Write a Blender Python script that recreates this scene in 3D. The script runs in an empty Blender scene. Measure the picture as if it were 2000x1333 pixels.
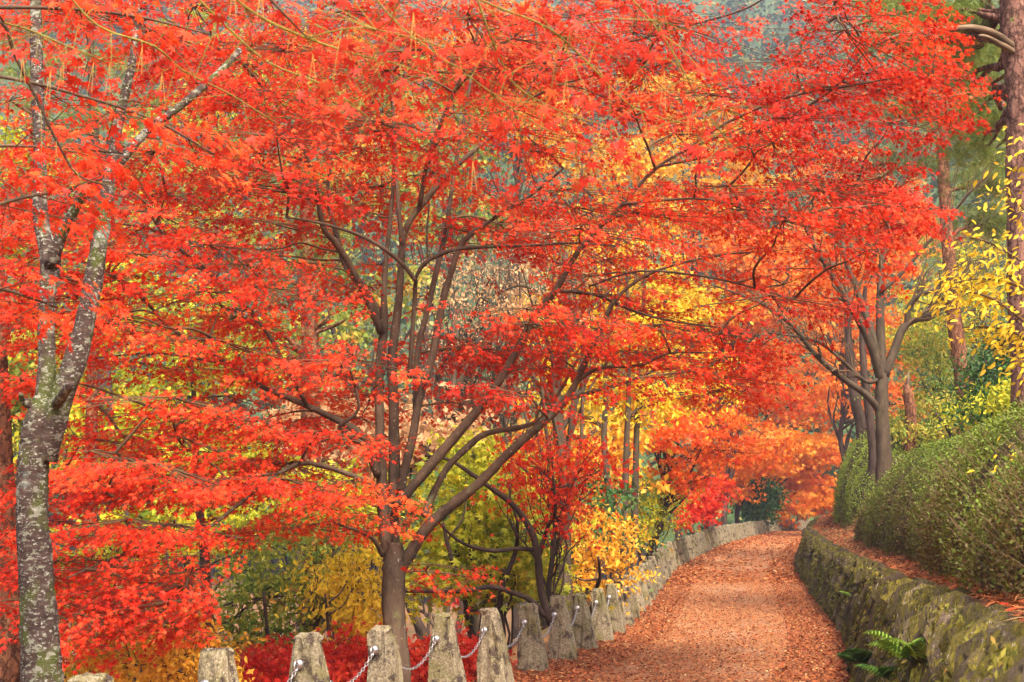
import bpy, math, random
import numpy as np
from mathutils import Vector, Matrix, noise as mnoise

rng = np.random.default_rng(7)
random.seed(7)
R = math.radians
S = bpy.context.scene
COL = S.collection

# ------------------------------------------------------------------ camera, sky, sun, exposure
CAMZ, PITCH, F = 1.35, 9.37, 2414.0
cam = bpy.data.objects.new('camera', bpy.data.cameras.new('camera')); COL.objects.link(cam)
cam.location = (0, 0, CAMZ); cam.rotation_euler = (R(90 + PITCH), 0, 0)
cam.data.sensor_width = 36; cam.data.lens = F * 36 / 2000
cam.data.clip_start = 0.05; cam.data.clip_end = 3000
cam.data.dof.use_dof = True; cam.data.dof.focus_distance = 11.5; cam.data.dof.aperture_fstop = 7
S.camera = cam

SUN_EL, SUN_AZ = 52, 158          # azimuth: the direction the light comes from, clockwise from +Y
w = bpy.data.worlds.new('World'); S.world = w; w.use_nodes = True
nt = w.node_tree; bg = nt.nodes['Background']
sky = nt.nodes.new('ShaderNodeTexSky'); sky.sky_type = 'NISHITA'; sky.sun_disc = False
sky.sun_elevation = R(SUN_EL); sky.sun_rotation = R(SUN_AZ); sky.air_density = 1.0; sky.dust_density = 7.0; sky.ozone_density = 0.6
nt.links.new(sky.outputs[0], bg.inputs[0]); bg.inputs[1].default_value = 0.09
sl = bpy.data.lights.new('sun', 'SUN'); sl.energy = 1.5; sl.angle = R(10); sl.color = (1, .89, .70)
sun = bpy.data.objects.new('sun', sl); COL.objects.link(sun)
sun.location = (20, -30, 60)
sd = Vector((math.sin(R(SUN_AZ)) * math.cos(R(SUN_EL)), math.cos(R(SUN_AZ)) * math.cos(R(SUN_EL)), math.sin(R(SUN_EL))))
sun.rotation_euler = sd.to_track_quat('Z', 'Y').to_euler()
S.view_settings.view_transform = 'Standard'; S.view_settings.look = 'None'
S.view_settings.exposure = 2.12; S.view_settings.gamma = 1
S.cycles.max_bounces = 8; S.cycles.diffuse_bounces = 4; S.cycles.transmission_bounces = 4
S.cycles.transparent_max_bounces = 4; S.cycles.volume_bounces = 0
S.cycles.caustics_reflective = False; S.cycles.caustics_refractive = False

CT, ST = math.cos(R(PITCH)), math.sin(R(PITCH))
def at(px, py, Y):
    """world point that stands at distance Y and is seen at photo pixel (px, py)"""
    xc, yc = (px - 1000) / F, -(py - 666.5) / F
    dy = CT - yc * ST; dz = ST + yc * CT
    k = Y / dy
    return np.array((xc * k, Y, CAMZ + dz * k))
def proj(P):
    x, y, z = P[..., 0], P[..., 1], P[..., 2] - CAMZ
    dep = y * CT + z * ST; up = -y * ST + z * CT
    return 1000 + F * x / dep, 666.5 - F * up / dep

# ------------------------------------------------------------------ mesh helpers
class MB:
    def __init__(s): s.v = []; s.f = []; s.n = 0
    def add(s, v, f):
        s.v.append(np.asarray(v, float).reshape(-1, 3)); s.f += [tuple(i + s.n for i in q) for q in f]; s.n += len(s.v[-1])
    def tube(s, pts, rad, sides=8, rough=0., cap=True):
        p = np.asarray(pts, float); n = len(p); rad = np.broadcast_to(np.asarray(rad, float), (n,))
        t = np.gradient(p, axis=0); t /= np.linalg.norm(t, axis=1)[:, None] + 1e-9
        ref = np.array((0, 0, 1.)) if abs(t[0][2]) < .8 else np.array((0, 1., 0))
        a = np.cross(t, ref); a /= np.linalg.norm(a, axis=1)[:, None] + 1e-9
        b = np.cross(t, a)
        th = np.arange(sides) * 2 * math.pi / sides
        rr = rad[:, None] * np.ones((n, sides))
        if rough: rr *= 1 + rough * rng.normal(size=(n, sides))
        v = p[:, None] + rr[..., None] * (np.cos(th)[None, :, None] * a[:, None] + np.sin(th)[None, :, None] * b[:, None])
        f = []
        for i in range(n - 1):
            for j in range(sides):
                k = (j + 1) % sides
                f.append((i * sides + j, i * sides + k, (i + 1) * sides + k, (i + 1) * sides + j))
        if cap:
            f.append(tuple(range(sides - 1, -1, -1))); f.append(tuple((n - 1) * sides + j for j in range(sides)))
        s.add(v.reshape(-1, 3), f)
    def mesh(s, name, mat, smooth=True):
        me = bpy.data.meshes.new(name)
        me.from_pydata(np.concatenate(s.v).tolist() if s.v else [], [], s.f)
        if mat: me.materials.append(mat)
        if smooth: me.polygons.foreach_set('use_smooth', np.ones(len(me.polygons), bool))
        me.update(); return me
    def build(s, name, mat, parent=None, smooth=True): return link(name, s.mesh(name, mat, smooth), parent)

def link(name, me, parent=None):
    o = bpy.data.objects.new(name, me); COL.objects.link(o)
    if parent is not None:
        o.parent = parent; o.matrix_parent_inverse = Matrix.Translation(-parent.location)
    return o
def thing(name, label, cat, loc, group=None):
    e = bpy.data.objects.new(name, None); COL.objects.link(e); e.location = loc; e.empty_display_size = .2
    return tag(e, label, cat, group)
def tag(o, label, cat, group=None):
    o['label'] = label; o['category'] = cat
    if group: o['group'] = group
    return o
def kind(o, k): o['kind'] = k; return o

def smooth_line(pts, rad, step=4):
    """Catmull-Rom through pts"""
    p = np.asarray(pts, float); r = np.asarray(rad, float); n = len(p)
    if n < 3: 
        t = np.linspace(0, 1, step + 1)[:, None]; return p[0] * (1 - t) + p[1] * t, r[0] + (r[1] - r[0]) * t[:, 0]
    P = np.vstack([2 * p[0] - p[1], p, 2 * p[-1] - p[-2]]); out = []; ro = []
    for i in range(n - 1):
        a, b, c, d = P[i], P[i + 1], P[i + 2], P[i + 3]
        for k in range(step):
            t = k / step
            out.append(.5 * (2 * b + (c - a) * t + (2 * a - 5 * b + 4 * c - d) * t * t + (3 * b - a - 3 * c + d) * t ** 3)); ro.append(r[i] + (r[i + 1] - r[i]) * t)
    out.append(p[-1]); ro.append(r[-1])
    return np.array(out), np.array(ro)

# ------------------------------------------------------------------ materials
def mat_new(name):
    m = bpy.data.materials.new(name); m.use_nodes = True
    return m, m.node_tree.nodes, m.node_tree.links
def ramp(N, stops, interp='LINEAR'):
    r = N.new('ShaderNodeValToRGB'); e = r.color_ramp.elements; r.color_ramp.interpolation = interp
    while len(e) < len(stops): e.new(.5)
    for q, (p, c) in zip(e, stops): q.position = p; q.color = (*c, 1)
    return r
def leaf_mat(name, cols, trans=.42, rough=.5, spec=.25):
    m, N, L = mat_new(name); N.clear()
    out = N.new('ShaderNodeOutputMaterial'); p = N.new('ShaderNodeBsdfPrincipled'); t = N.new('ShaderNodeBsdfTranslucent'); mx = N.new('ShaderNodeMixShader')
    a = N.new('ShaderNodeAttribute'); a.attribute_name = 'tone'
    k = len(cols); r = ramp(N, [(i / (k - 1), c) for i, c in enumerate(cols)])
    L.new(a.outputs['Fac'], r.inputs[0])
    L.new(r.outputs[0], p.inputs['Base Color']); L.new(r.outputs[0], t.inputs[0])
    p.inputs['Roughness'].default_value = rough; p.inputs['Specular IOR Level'].default_value = spec
    mx.inputs[0].default_value = trans
    L.new(p.outputs[0], mx.inputs[1]); L.new(t.outputs[0], mx.inputs[2]); L.new(mx.outputs[0], out.inputs[0])
    return m
def noisy(name, stops, scale=5., detail=8, rough=.85, bump=.3, bscale=None, stretch=(1, 1, 1), bdist=.02, layers=(), spec=.2, crack=None, vary=0.):
    """base ramp over noise, further layers (scale, lo, hi, colour, stretch) laid over it, bump"""
    m, N, L = mat_new(name); p = N['Principled BSDF']
    tc = N.new('ShaderNodeTexCoord'); src = tc.outputs['Object']
    if vary:
        o2 = N.new('ShaderNodeObjectInfo'); sc_ = N.new('ShaderNodeMath'); sc_.operation = 'MULTIPLY'; sc_.inputs[1].default_value = 60; L.new(o2.outputs['Random'], sc_.inputs[0])
        va = N.new('ShaderNodeVectorMath'); L.new(src, va.inputs[0]); L.new(sc_.outputs[0], va.inputs[1]); src = va.outputs[0]
    def nz(sc, st=(1, 1, 1), det=detail):
        mp = N.new('ShaderNodeMapping'); mp.inputs['Scale'].default_value = st; L.new(src, mp.inputs[0])
        n = N.new('ShaderNodeTexNoise'); n.inputs['Scale'].default_value = sc; n.inputs['Detail'].default_value = det; n.inputs['Roughness'].default_value = .65
        L.new(mp.outputs[0], n.inputs['Vector']); return n
    n = nz(scale, stretch); r = ramp(N, stops); L.new(n.outputs[0], r.inputs[0]); c = r.outputs[0]
    for (sc, lo, hi, colr, st) in layers:
        q = nz(sc, st, 10); rr = ramp(N, [(lo, (0, 0, 0)), (hi, (1, 1, 1))]); L.new(q.outputs[0], rr.inputs[0])
        mx = N.new('ShaderNodeMix'); mx.data_type = 'RGBA'; mx.inputs['B'].default_value = (*colr, 1)
        L.new(rr.outputs[0], mx.inputs['Factor']); L.new(c, mx.inputs['A']); c = mx.outputs['Result']
    if crack:
        mp = N.new('ShaderNodeMapping'); mp.inputs['Scale'].default_value = crack[1]; L.new(tc.outputs['Object'], mp.inputs[0])
        wn = N.new('ShaderNodeMix'); wn.data_type = 'RGBA'; wn.blend_type = 'LINEAR_LIGHT'; wn.inputs['Factor'].default_value = .12; L.new(mp.outputs[0], wn.inputs['A']); L.new(nz(6).outputs['Color'], wn.inputs['B'])
        vo = N.new('ShaderNodeTexVoronoi'); vo.feature = 'DISTANCE_TO_EDGE'; vo.inputs['Scale'].default_value = crack[0]; L.new(wn.outputs['Result'], vo.inputs['Vector'])
        cr = ramp(N, [(.02, (.16, .13, .12)), (.16, (1, 1, 1))]); L.new(vo.outputs['Distance'], cr.inputs[0])
        mc = N.new('ShaderNodeMix'); mc.data_type = 'RGBA'; mc.blend_type = 'MULTIPLY'; mc.inputs['Factor'].default_value = .85; L.new(c, mc.inputs['A']); L.new(cr.outputs[0], mc.inputs['B']); c = mc.outputs['Result']
    if vary:
        oi = N.new('ShaderNodeObjectInfo'); hv = N.new('ShaderNodeHueSaturation'); ma = N.new('ShaderNodeMapRange'); ma.inputs['To Min'].default_value = 1 - vary; ma.inputs['To Max'].default_value = 1 + vary
        L.new(oi.outputs['Random'], ma.inputs['Value']); L.new(ma.outputs[0], hv.inputs['Value']); L.new(c, hv.inputs['Color']); c = hv.outputs[0]
    L.new(c, p.inputs['Base Color']); p.inputs['Roughness'].default_value = rough; p.inputs['Specular IOR Level'].default_value = spec
    if bump:
        b = N.new('ShaderNodeBump'); b.inputs['Strength'].default_value = bump; b.inputs['Distance'].default_value = bdist
        q = nz(bscale or scale * 3, stretch, 10); L.new(q.outputs[0], b.inputs['Height']); L.new(b.outputs[0], p.inputs['Normal'])
    return m

M = {}
M['red'] = leaf_mat('maple_leaf_red', [(.46, .018, .010), (.70, .036, .014), (.82, .064, .020), (.88, .105, .028), (.90, .19, .04)], trans=.56)
M['fgred'] = leaf_mat('maple_leaf_scarlet', [(.55, .02, .014), (.72, .04, .02), (.80, .07, .03), (.80, .16, .04)], trans=.5)
M['orange'] = leaf_mat('leaf_orange', [(.70, .10, .02), (.80, .20, .03), (.84, .30, .035), (.82, .40, .05)])
M['redorange'] = leaf_mat('leaf_red_orange', [(.74, .055, .012), (.84, .13, .02), (.86, .23, .025), (.85, .34, .04)])
M['coral'] = leaf_mat('leaf_coral_orange', [(.80, .13, .015), (.86, .25, .022), (.88, .36, .03), (.86, .48, .05)])
M['yellow'] = leaf_mat('leaf_yellow', [(.55, .38, .03), (.78, .54, .03), (.84, .62, .04), (.80, .45, .03)])
M['yorange'] = leaf_mat('leaf_amber', [(.55, .26, .03), (.76, .38, .03), (.82, .50, .05), (.74, .30, .03)])
M['ygreen'] = leaf_mat('leaf_yellow_green', [(.16, .24, .02), (.38, .42, .03), (.62, .56, .03), (.80, .62, .04)])
M['green'] = leaf_mat('leaf_green', [(.08, .14, .025), (.16, .25, .035), (.30, .36, .05), (.52, .42, .06), (.62, .28, .06)])
M['dgreen'] = leaf_mat('leaf_dark_green', [(.015, .05, .015), (.03, .09, .02), (.06, .14, .03), (.12, .20, .04)], trans=.25)
M['beige'] = leaf_mat('leaf_tan', [(.36, .20, .10), (.55, .32, .16), (.66, .40, .20), (.66, .30, .12)])
M['pine'] = leaf_mat('pine_needle', [(.07, .12, .025), (.14, .21, .035), (.25, .31, .05), (.40, .34, .07)], trans=.3)
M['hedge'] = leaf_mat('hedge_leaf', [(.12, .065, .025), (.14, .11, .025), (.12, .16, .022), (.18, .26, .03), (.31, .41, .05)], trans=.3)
M['fern'] = leaf_mat('fern_leaf', [(.05, .13, .03), (.13, .26, .04), (.28, .42, .06)], trans=.35)
M['litter'] = leaf_mat('fallen_leaf', [(.10, .030, .014), (.25, .056, .020), (.39, .11, .032), (.48, .20, .065), (.58, .38, .18)], trans=.12, rough=.6)
M['forest'] = leaf_mat('far_forest', [(.03, .07, .025), (.06, .11, .03), (.11, .15, .04), (.30, .26, .06), (.42, .16, .05)], trans=.15)
M['maplebark'] = noisy('maple_bark', [(.25, (.04, .025, .017)), (.5, (.10, .066, .044)), (.75, (.18, .125, .085))], 6, stretch=(1, 1, .35), bump=.9, bscale=26,
                       layers=[(1.3, .50, .68, (.035, .024, .018), (1, 1, .6)), (30, .62, .68, (.30, .27, .20), (1, 1, 1)), (4, .60, .68, (.12, .12, .05), (1, 1, 1))])
M['greybark'] = noisy('grey_bark', [(.25, (.028, .019, .012)), (.5, (.066, .045, .029)), (.75, (.115, .082, .054))], 7, stretch=(1, 1, .4), bump=.5, bscale=24,
                      layers=[(9, .66, .72, (.13, .12, .08), (1, 1, 1)), (3, .6, .7, (.08, .09, .03), (1, 1, 1))])
M['darkbark'] = noisy('dark_bark', [(.3, (.025, .018, .014)), (.55, (.07, .045, .035)), (.75, (.13, .09, .07))], 8, stretch=(1, 1, .3), bump=.7, bscale=20)
M['twig'] = noisy('twig_bark', [(.3, (.07, .04, .025)), (.7, (.16, .10, .05))], 6, bump=0)
M['gtwig'] = noisy('green_twig_bark', [(.3, (.15, .12, .03)), (.7, (.27, .23, .05))], 6, bump=0)
M['cherrybark'] = noisy('lichened_bark', [(.3, (.028, .017, .015)), (.55, (.075, .047, .04)), (.75, (.14, .095, .085))], 10, stretch=(1, 1, 3), bump=.9, bscale=34, bdist=.012,
                        layers=[(5, .52, .60, (.07, .08, .02), (1, 1, .6)), (19, .545, .60, (.22, .22, .17), (1, 1, 1.5)), (48, .57, .62, (.36, .36, .31), (1, 1, 1.6)), (2.2, .64, .74, (.22, .27, .25), (1, 1, 1))])
M['pinebark'] = noisy('pine_bark', [(.3, (.10, .045, .035)), (.5, (.24, .115, .085)), (.72, (.36, .21, .16))], 9, stretch=(1.4, 1.4, .45), bump=1., bscale=13, bdist=.04,
                      crack=(9, (1, 1, .38)))
M['pinelow'] = noisy('red_pine_bark', [(.3, (.07, .03, .022)), (.5, (.22, .09, .045)), (.72, (.42, .20, .10))], 8, stretch=(1.4, 1.4, .5), bump=1., bscale=12, bdist=.03, crack=(11, (1, 1, .4)))
M['deadwood'] = noisy('dead_wood', [(.3, (.06, .036, .022)), (.55, (.16, .105, .065)), (.75, (.28, .20, .13))], 6, stretch=(.5, 1, 1), bump=.5, bscale=20)
M['granite'] = noisy('granite', vary=.16, stops= [(.3, (.06, .045, .03)), (.5, (.19, .155, .10)), (.7, (.36, .31, .22))], scale=55, detail=12, bump=1., bscale=42, bdist=.012, rough=.95,
                     layers=[(4, .48, .62, (.15, .13, .05), (1, 1, 1)), (8, .53, .60, (.055, .038, .03), (1, 1, 1)), (130, .60, .66, (.60, .56, .47), (1, 1, 1))])
M['stone'] = noisy('wall_stone', vary=.55, stops= [(.3, (.028, .018, .012)), (.5, (.09, .062, .043)), (.72, (.22, .165, .125))], scale=7, stretch=(1, 1, .6), bump=.9, bscale=22, bdist=.02, rough=.9,
                   layers=[(2.6, .44, .56, (.085, .068, .012), (1, 1, .5)), (9, .53, .59, (.16, .13, .018), (1, 1, .4)), (14, .55, .63, (.014, .010, .007), (1, 1, .6)), (23, .62, .67, (.36, .31, .28), (1, 1, .35))])
M['moss'] = noisy('moss', [(.3, (.05, .045, .012)), (.55, (.13, .13, .02)), (.75, (.22, .19, .035))], 8, bump=1, bscale=40, bdist=.02)
M['metal'] = mat_new('galvanised_steel')[0]
_p = M['metal'].node_tree.nodes['Principled BSDF']; _p.inputs['Base Color'].default_value = (.42, .41, .42, 1); _p.inputs['Metallic'].default_value = .9; _p.inputs['Roughness'].default_value = .38
M['path'] = noisy('leaf_strewn_path', [(.25, (.15, .055, .025)), (.45, (.27, .11, .045)), (.6, (.36, .18, .085)), (.8, (.41, .28, .18))], 13, detail=12, bump=.8, bscale=45, bdist=.02,
                  layers=[(.9, .52, .68, (.34, .21, .13), (1, .45, 1)), (26, .57, .64, (.40, .10, .03), (1, 1, 1)), (38, .6, .66, (.16, .05, .03), (1, 1, 1))])
M['soil'] = noisy('leaf_litter_soil', [(.25, (.06, .03, .018)), (.45, (.16, .075, .035)), (.6, (.26, .12, .045)), (.8, (.30, .20, .08))], 9, detail=12, bump=.8, bscale=40, bdist=.02,
                  layers=[(1.2, .5, .65, (.10, .10, .03), (1, 1, 1))])
M['hill'] = noisy('wooded_hill', [(.3, (.03, .06, .025)), (.6, (.06, .10, .03)), (.8, (.12, .13, .05))], .05, bump=0)
M['hedgecore'] = noisy('hedge_inside', [(.3, (.025, .018, .01)), (.7, (.06, .045, .02))], 10, bump=.5)

# ------------------------------------------------------------------ the line of the path (left edge, along the posts)
HAZE = .0006
H_POST = .72
CTL = [(186, 1314, 6.1), (430, 1271, 7.3), (606, 1238, 8.5), (745, 1219, 9.7), (871, 1204, 10.85), (960, 1191, 12), (1037, 1180, 13.2), (1095, 1168, 14.4), (1136, 1157, 15.6),
       (1172, 1149, 16.8), (1197, 1141, 18), (1213, 1132, 19.2), (1227, 1124, 20.4), (1239, 1116, 21.6), (1250, 1108, 22.8), (1260, 1101, 24), (1267, 1094, 25.2), (1275, 1087, 26.4), (1284, 1080, 27.6),
       (1305, 1061, 32), (1326, 1053, 35), (1358, 1042, 38.6), (1400, 1028, 45), (1462, 1020, 60), (1500, 1016, 72), (1575, 1015.5, 88)]
_c = np.array([at(*q) for q in CTL])
_gy = np.arange(-40, 700, .25)
def _ext(col, slope0, slope1):
    y = np.concatenate([[-40], _c[:, 1], [700]]); v = _c[:, col]
    v = np.concatenate([[v[0] - slope0 * (_c[0, 1] + 40)], v, [v[-1] + slope1 * (700 - _c[-1, 1])]])
    g = np.interp(_gy, y, v); kk = np.hanning(15); kk /= kk.sum()
    gp = np.pad(g, 7, mode='edge'); return np.convolve(gp, kk, 'valid')
_gx, _gz = _ext(0, .29, .4), _ext(2, 0, .0)
def XL(Y): return np.interp(Y, _gy, _gx)
def ZP(Y): return np.interp(Y, _gy, _gz) - H_POST
def DW(Y): return np.interp(Y, [6, 8, 11, 13.5, 17], [.55, .50, .24, .08, 0])   # the path widens towards the viewer
WB, WT = 3.32, 3.66       # foot and top of the stone wall, measured from the left edge
def bank(Y): return np.interp(Y, [0, 8, 18, 27, 36, 60], [1.55, 1.6, 1.95, 2.55, 2.9, 3.0])
def ground(X, Y):
    X = np.asarray(X, float); Y = np.asarray(Y, float)
    u = X - XL(Y); z = ZP(Y)
    n = .12 * np.sin(X * 1.3 + Y * .7) + .08 * np.sin(Y * 1.9 - X * .8)
    left = -.5 * np.clip(-u - .3, 0, 12) + .16 * np.clip(-u - 40, 0, 400) + n * np.clip((-u - .6) * .5, 0, 1)
    b = bank(Y)
    u = np.where(u > 1.6, u - DW(Y) * np.clip((u - 1.6) / 1.6, 0, 1), u)
    right = np.interp(u, [3.66, 3.74, 4.4], [0, 1.04, 1.16])
    right = np.where(u > 4.4, 1.16 + (b - 1.16) * np.clip((u - 4.4) / 1.3, 0, 1), right) + .36 * np.clip(u - 5.7, 0, 60) + n * np.clip((u - 5.6), 0, 1)
    return z + np.where(u < 0, left, right)
def gp(X, Y, dz=0): return (float(X), float(Y), float(ground(X, Y)) + dz)

def grid_mesh(name, us, ys, zf, mat, xf=None):
    U, Y = np.meshgrid(us, ys); X = U + XL(Y) + DW(Y) * np.clip((U - 1.6) / 1.6, 0, 1) if xf is None else U
    Z = zf(X, Y, U); v = np.stack([X, Y, Z], -1).reshape(-1, 3); nx = len(us); ny = len(ys)
    i = np.arange(nx * ny).reshape(ny, nx)
    q = np.stack([i[:-1, :-1], i[:-1, 1:], i[1:, 1:], i[1:, :-1]], -1).reshape(-1, 4)
    me = fast_mesh(name, v, q, mat, smooth=True); return link(name, me)
def fast_mesh(name, v, q, mat, smooth=False, tone=None):
    me = bpy.data.meshes.new(name); n = len(q); k = q.shape[1]
    me.vertices.add(len(v)); me.vertices.foreach_set('co', np.ascontiguousarray(v, np.float32).ravel())
    me.loops.add(n * k); me.loops.foreach_set('vertex_index', np.ascontiguousarray(q, np.int32).ravel())
    me.polygons.add(n); me.polygons.foreach_set('loop_start', np.arange(0, n * k, k, dtype=np.int32))
    if smooth: me.polygons.foreach_set('use_smooth', np.ones(n, bool))
    if tone is not None:
        a = me.attributes.new('tone', 'FLOAT', 'POINT'); a.data.foreach_set('value', np.ascontiguousarray(tone, np.float32))
    me.materials.append(mat); me.update(calc_edges=True); return me

# ------------------------------------------------------------------ setting
us = np.concatenate([[-330, -290, -250, -150, -100, -70, -50, -40], np.arange(-32, -12, 2), np.arange(-12, -1, .6), [-.6, -.3, -.1, .5, 1.5, 2.5, 3.3, 3.66, 3.74], np.arange(3.8, 6.4, .2), np.arange(6.6, 14, .7), [15, 18, 22, 28, 36, 48, 66, 100, 150, 190]])
ys = np.concatenate([np.arange(-12, 45, .5), np.arange(45, 110, 2), [115, 130, 160, 200, 260, 300]])
kind(grid_mesh('ground', us, ys, lambda X, Y, U: ground(X, Y), M['soil']), 'structure')
kind(grid_mesh('path', np.linspace(-.28, 3.42, 16), np.arange(-8, 100, .3), lambda X, Y, U: ZP(Y) + .006 + .02 * np.exp(-((U - 1.6) / 1.2) ** 2) + .02 * np.clip(np.abs(U - 1.6) - 1.3, 0, 1) ** 2, M['path']), 'structure')
def mtn(X, Y):
    f = lambda a, b: .5 * np.sin(X / a + 1.3 * np.sin(Y / b)) + .5 * np.sin(Y / (a * .8) + X / b)
    return -8 + .62 * np.clip(Y - 95 + .10 * np.abs(X + 40), 0, 900) + 9 * f(37, 61) + 4 * f(13, 21)
kind(grid_mesh('mountain', np.arange(-420, 421, 14.), np.arange(105, 500, 12.), lambda X, Y, U: mtn(X, Y), M['hill'], xf=1), 'structure')

# ------------------------------------------------------------------ leaf templates: (verts, quads)
def maple_tpl(angs, lens, notch=.30, droop=.16):
    v = [(0, 0, 0)]; q = []; k = len(angs)
    bounds = [angs[0] - 26] + [(a + b) / 2 for a, b in zip(angs, angs[1:])] + [angs[-1] + 26]
    for i, b in enumerate(bounds):
        r = notch if 0 < i < k else .12
        v.append((r * math.sin(R(b)), r * math.cos(R(b)), .02))
    for a, l in zip(angs, lens): v.append((l * math.sin(R(a)), l * math.cos(R(a)), -droop * l))
    for i in range(k): q.append((0, 1 + i, k + 2 + i, 2 + i))
    return np.array(v, float), np.array(q)
def star_tpl(angs, lens, w=.21, droop=.16):
    v = []; q = []
    for i, (a, l) in enumerate(zip(angs, lens)):
        d = np.array((math.sin(R(a)), math.cos(R(a)), 0)); n_ = np.array((d[1], -d[0], 0)); z = .012 * i
        v += [n_ * w - d * .08 + (0, .12, z), d * l + (0, .12, -droop * l), -n_ * w - d * .08 + (0, .12, z)]; q.append((3 * i, 3 * i + 1, 3 * i + 2))
    return np.array(v, float), np.array(q)
T5 = maple_tpl([-106, -52, 0, 52, 106], [.58, .92, 1.08, .92, .58], .30)
T7 = maple_tpl([-122, -82, -42, 0, 42, 82, 122], [.45, .74, .95, 1.1, .95, .74, .45], .34, .2)
T5 = star_tpl([-100, -50, 0, 50, 100], [.62, .92, 1.05, .92, .62])
T3 = star_tpl([-62, 0, 62], [.9, 1.05, .9], .30)
TD = (np.array([(0, 0, 0), (-.34, .5, .08), (0, 1.05, -.1), (.34, .5, .08)], float), np.array([(0, 1, 2, 3)]))
TE = (np.array([(0, 0, 0), (0, 1., -.14), (-.2, .3, .06), (-.19, .66, .03), (.2, .3, .06), (.19, .66, .03)], float), np.array([(0, 2, 3, 1), (0, 1, 5, 4)]))
def needle_tpl(n=12, spread=70):
    v = []; q = []
    r_ = random.Random(3)
    for i in range(n):
        a = r_.uniform(0, 6.283); b = R(r_.uniform(10, spread)); d = np.array((math.cos(a) * math.sin(b), math.cos(b), math.sin(a) * math.sin(b)))
        s = np.cross(d, (.3, .2, .9)); s /= np.linalg.norm(s); l = r_.uniform(.7, 1.1); k = len(v)
        v += [-s * .02, s * .02, d * l + s * .006, d * l - s * .006]; q.append((k, k + 1, k + 2, k + 3))
    return np.array(v), np.array(q)
TN = needle_tpl()

def frames(ax, nr):
    ax = ax / (np.linalg.norm(ax, axis=1)[:, None] + 1e-9)
    sx = np.cross(ax, nr); sx /= np.linalg.norm(sx, axis=1)[:, None] + 1e-9
    return sx, ax, np.cross(sx, ax)
def leaf_mesh(name, tpl, pos, ax, nr, size, tone, mat):
    v, q = tpl; sx, ay, nz = frames(ax, nr); n = len(pos)
    P = pos[:, None] + size[:, None, None] * (v[None, :, 0:1] * sx[:, None] + v[None, :, 1:2] * ay[:, None] + v[None, :, 2:3] * nz[:, None])
    Q = q[None] + (np.arange(n) * len(v))[:, None, None]
    return fast_mesh(name, P.reshape(-1, 3), Q.reshape(-1, q.shape[1]), mat, tone=np.repeat(tone, len(v)))
def unit(n):
    a = rng.normal(size=(n, 3)); return a / np.linalg.norm(a, axis=1)[:, None]

SINGLE = {}
def single_leaves(parent, tpl, mat, pos, ax, nr, size, tones, name='leaf'):
    """each leaf its own object, eight shared meshes per kind"""
    key = (id(tpl[0]), mat.name)
    if key not in SINGLE:
        z = np.zeros((1, 3)); SINGLE[key] = []
        for t in np.linspace(.08, .92, 8):
            tp = (tpl[0] * (1 + .08 * rng.normal(size=tpl[0].shape)), tpl[1])
            SINGLE[key].append(leaf_mesh('leaf', tp, z, np.array([(0, 1., 0)]), np.array([(0, 0, 1.)]), np.ones(1), np.array([t]), mat))
    sx, ay, nz = frames(ax, nr); inv = Matrix.Translation(-parent.location) if parent else None
    for i in range(len(pos)):
        o = bpy.data.objects.new(name, SINGLE[key][min(7, max(0, int(tones[i] * 8)))]); COL.objects.link(o)
        m = Matrix((sx[i] * size[i], ay[i] * size[i], nz[i] * size[i])).transposed().to_4x4(); m.translation = Vector(pos[i])
        if parent: o.parent = parent; o.matrix_parent_inverse = inv
        o.matrix_basis = m

def spray_leaves(base, dirs, L, nleaf, size, tone, droop=.25, tilt=.42, width=.30):
    """leaves in opposite pairs along drooping twigs: base (n,3), dirs (n,3) -> pos, ax, nr, size, tone"""
    n = len(base); up = np.array((0, 0, 1.))
    per = np.cross(dirs, up); per /= np.linalg.norm(per, axis=1)[:, None] + 1e-9
    t = rng.uniform(.08, 1, (n, nleaf)); side = rng.choice([-1., 1.], (n, nleaf))
    w = width * (1.1 - .7 * t) * rng.uniform(.15, 1, (n, nleaf)); Ls = L[:, None]
    pos = base[:, None] + dirs[:, None] * (t * Ls)[..., None] + per[:, None] * (side * w * Ls)[..., None]
    pos[..., 2] += -droop * t ** 2 * Ls - .25 * w * Ls + rng.normal(0, .022, (n, nleaf))
    ax = dirs[:, None] * .8 + per[:, None] * (side * .55)[..., None] - up * rng.uniform(.25, 1.0, (n, nleaf))[..., None]
    nr = up * .65 + dirs[:, None] * .45 + tilt * rng.normal(size=(n, nleaf, 3))
    sz = size * rng.uniform(.55, 1.2, (n, nleaf))
    tn = np.clip(tone[:, None] + rng.normal(0, .18, (n, nleaf)), 0, 1)
    return pos.reshape(-1, 3), ax.reshape(-1, 3), nr.reshape(-1, 3), sz.ravel(), tn.ravel()

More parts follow.
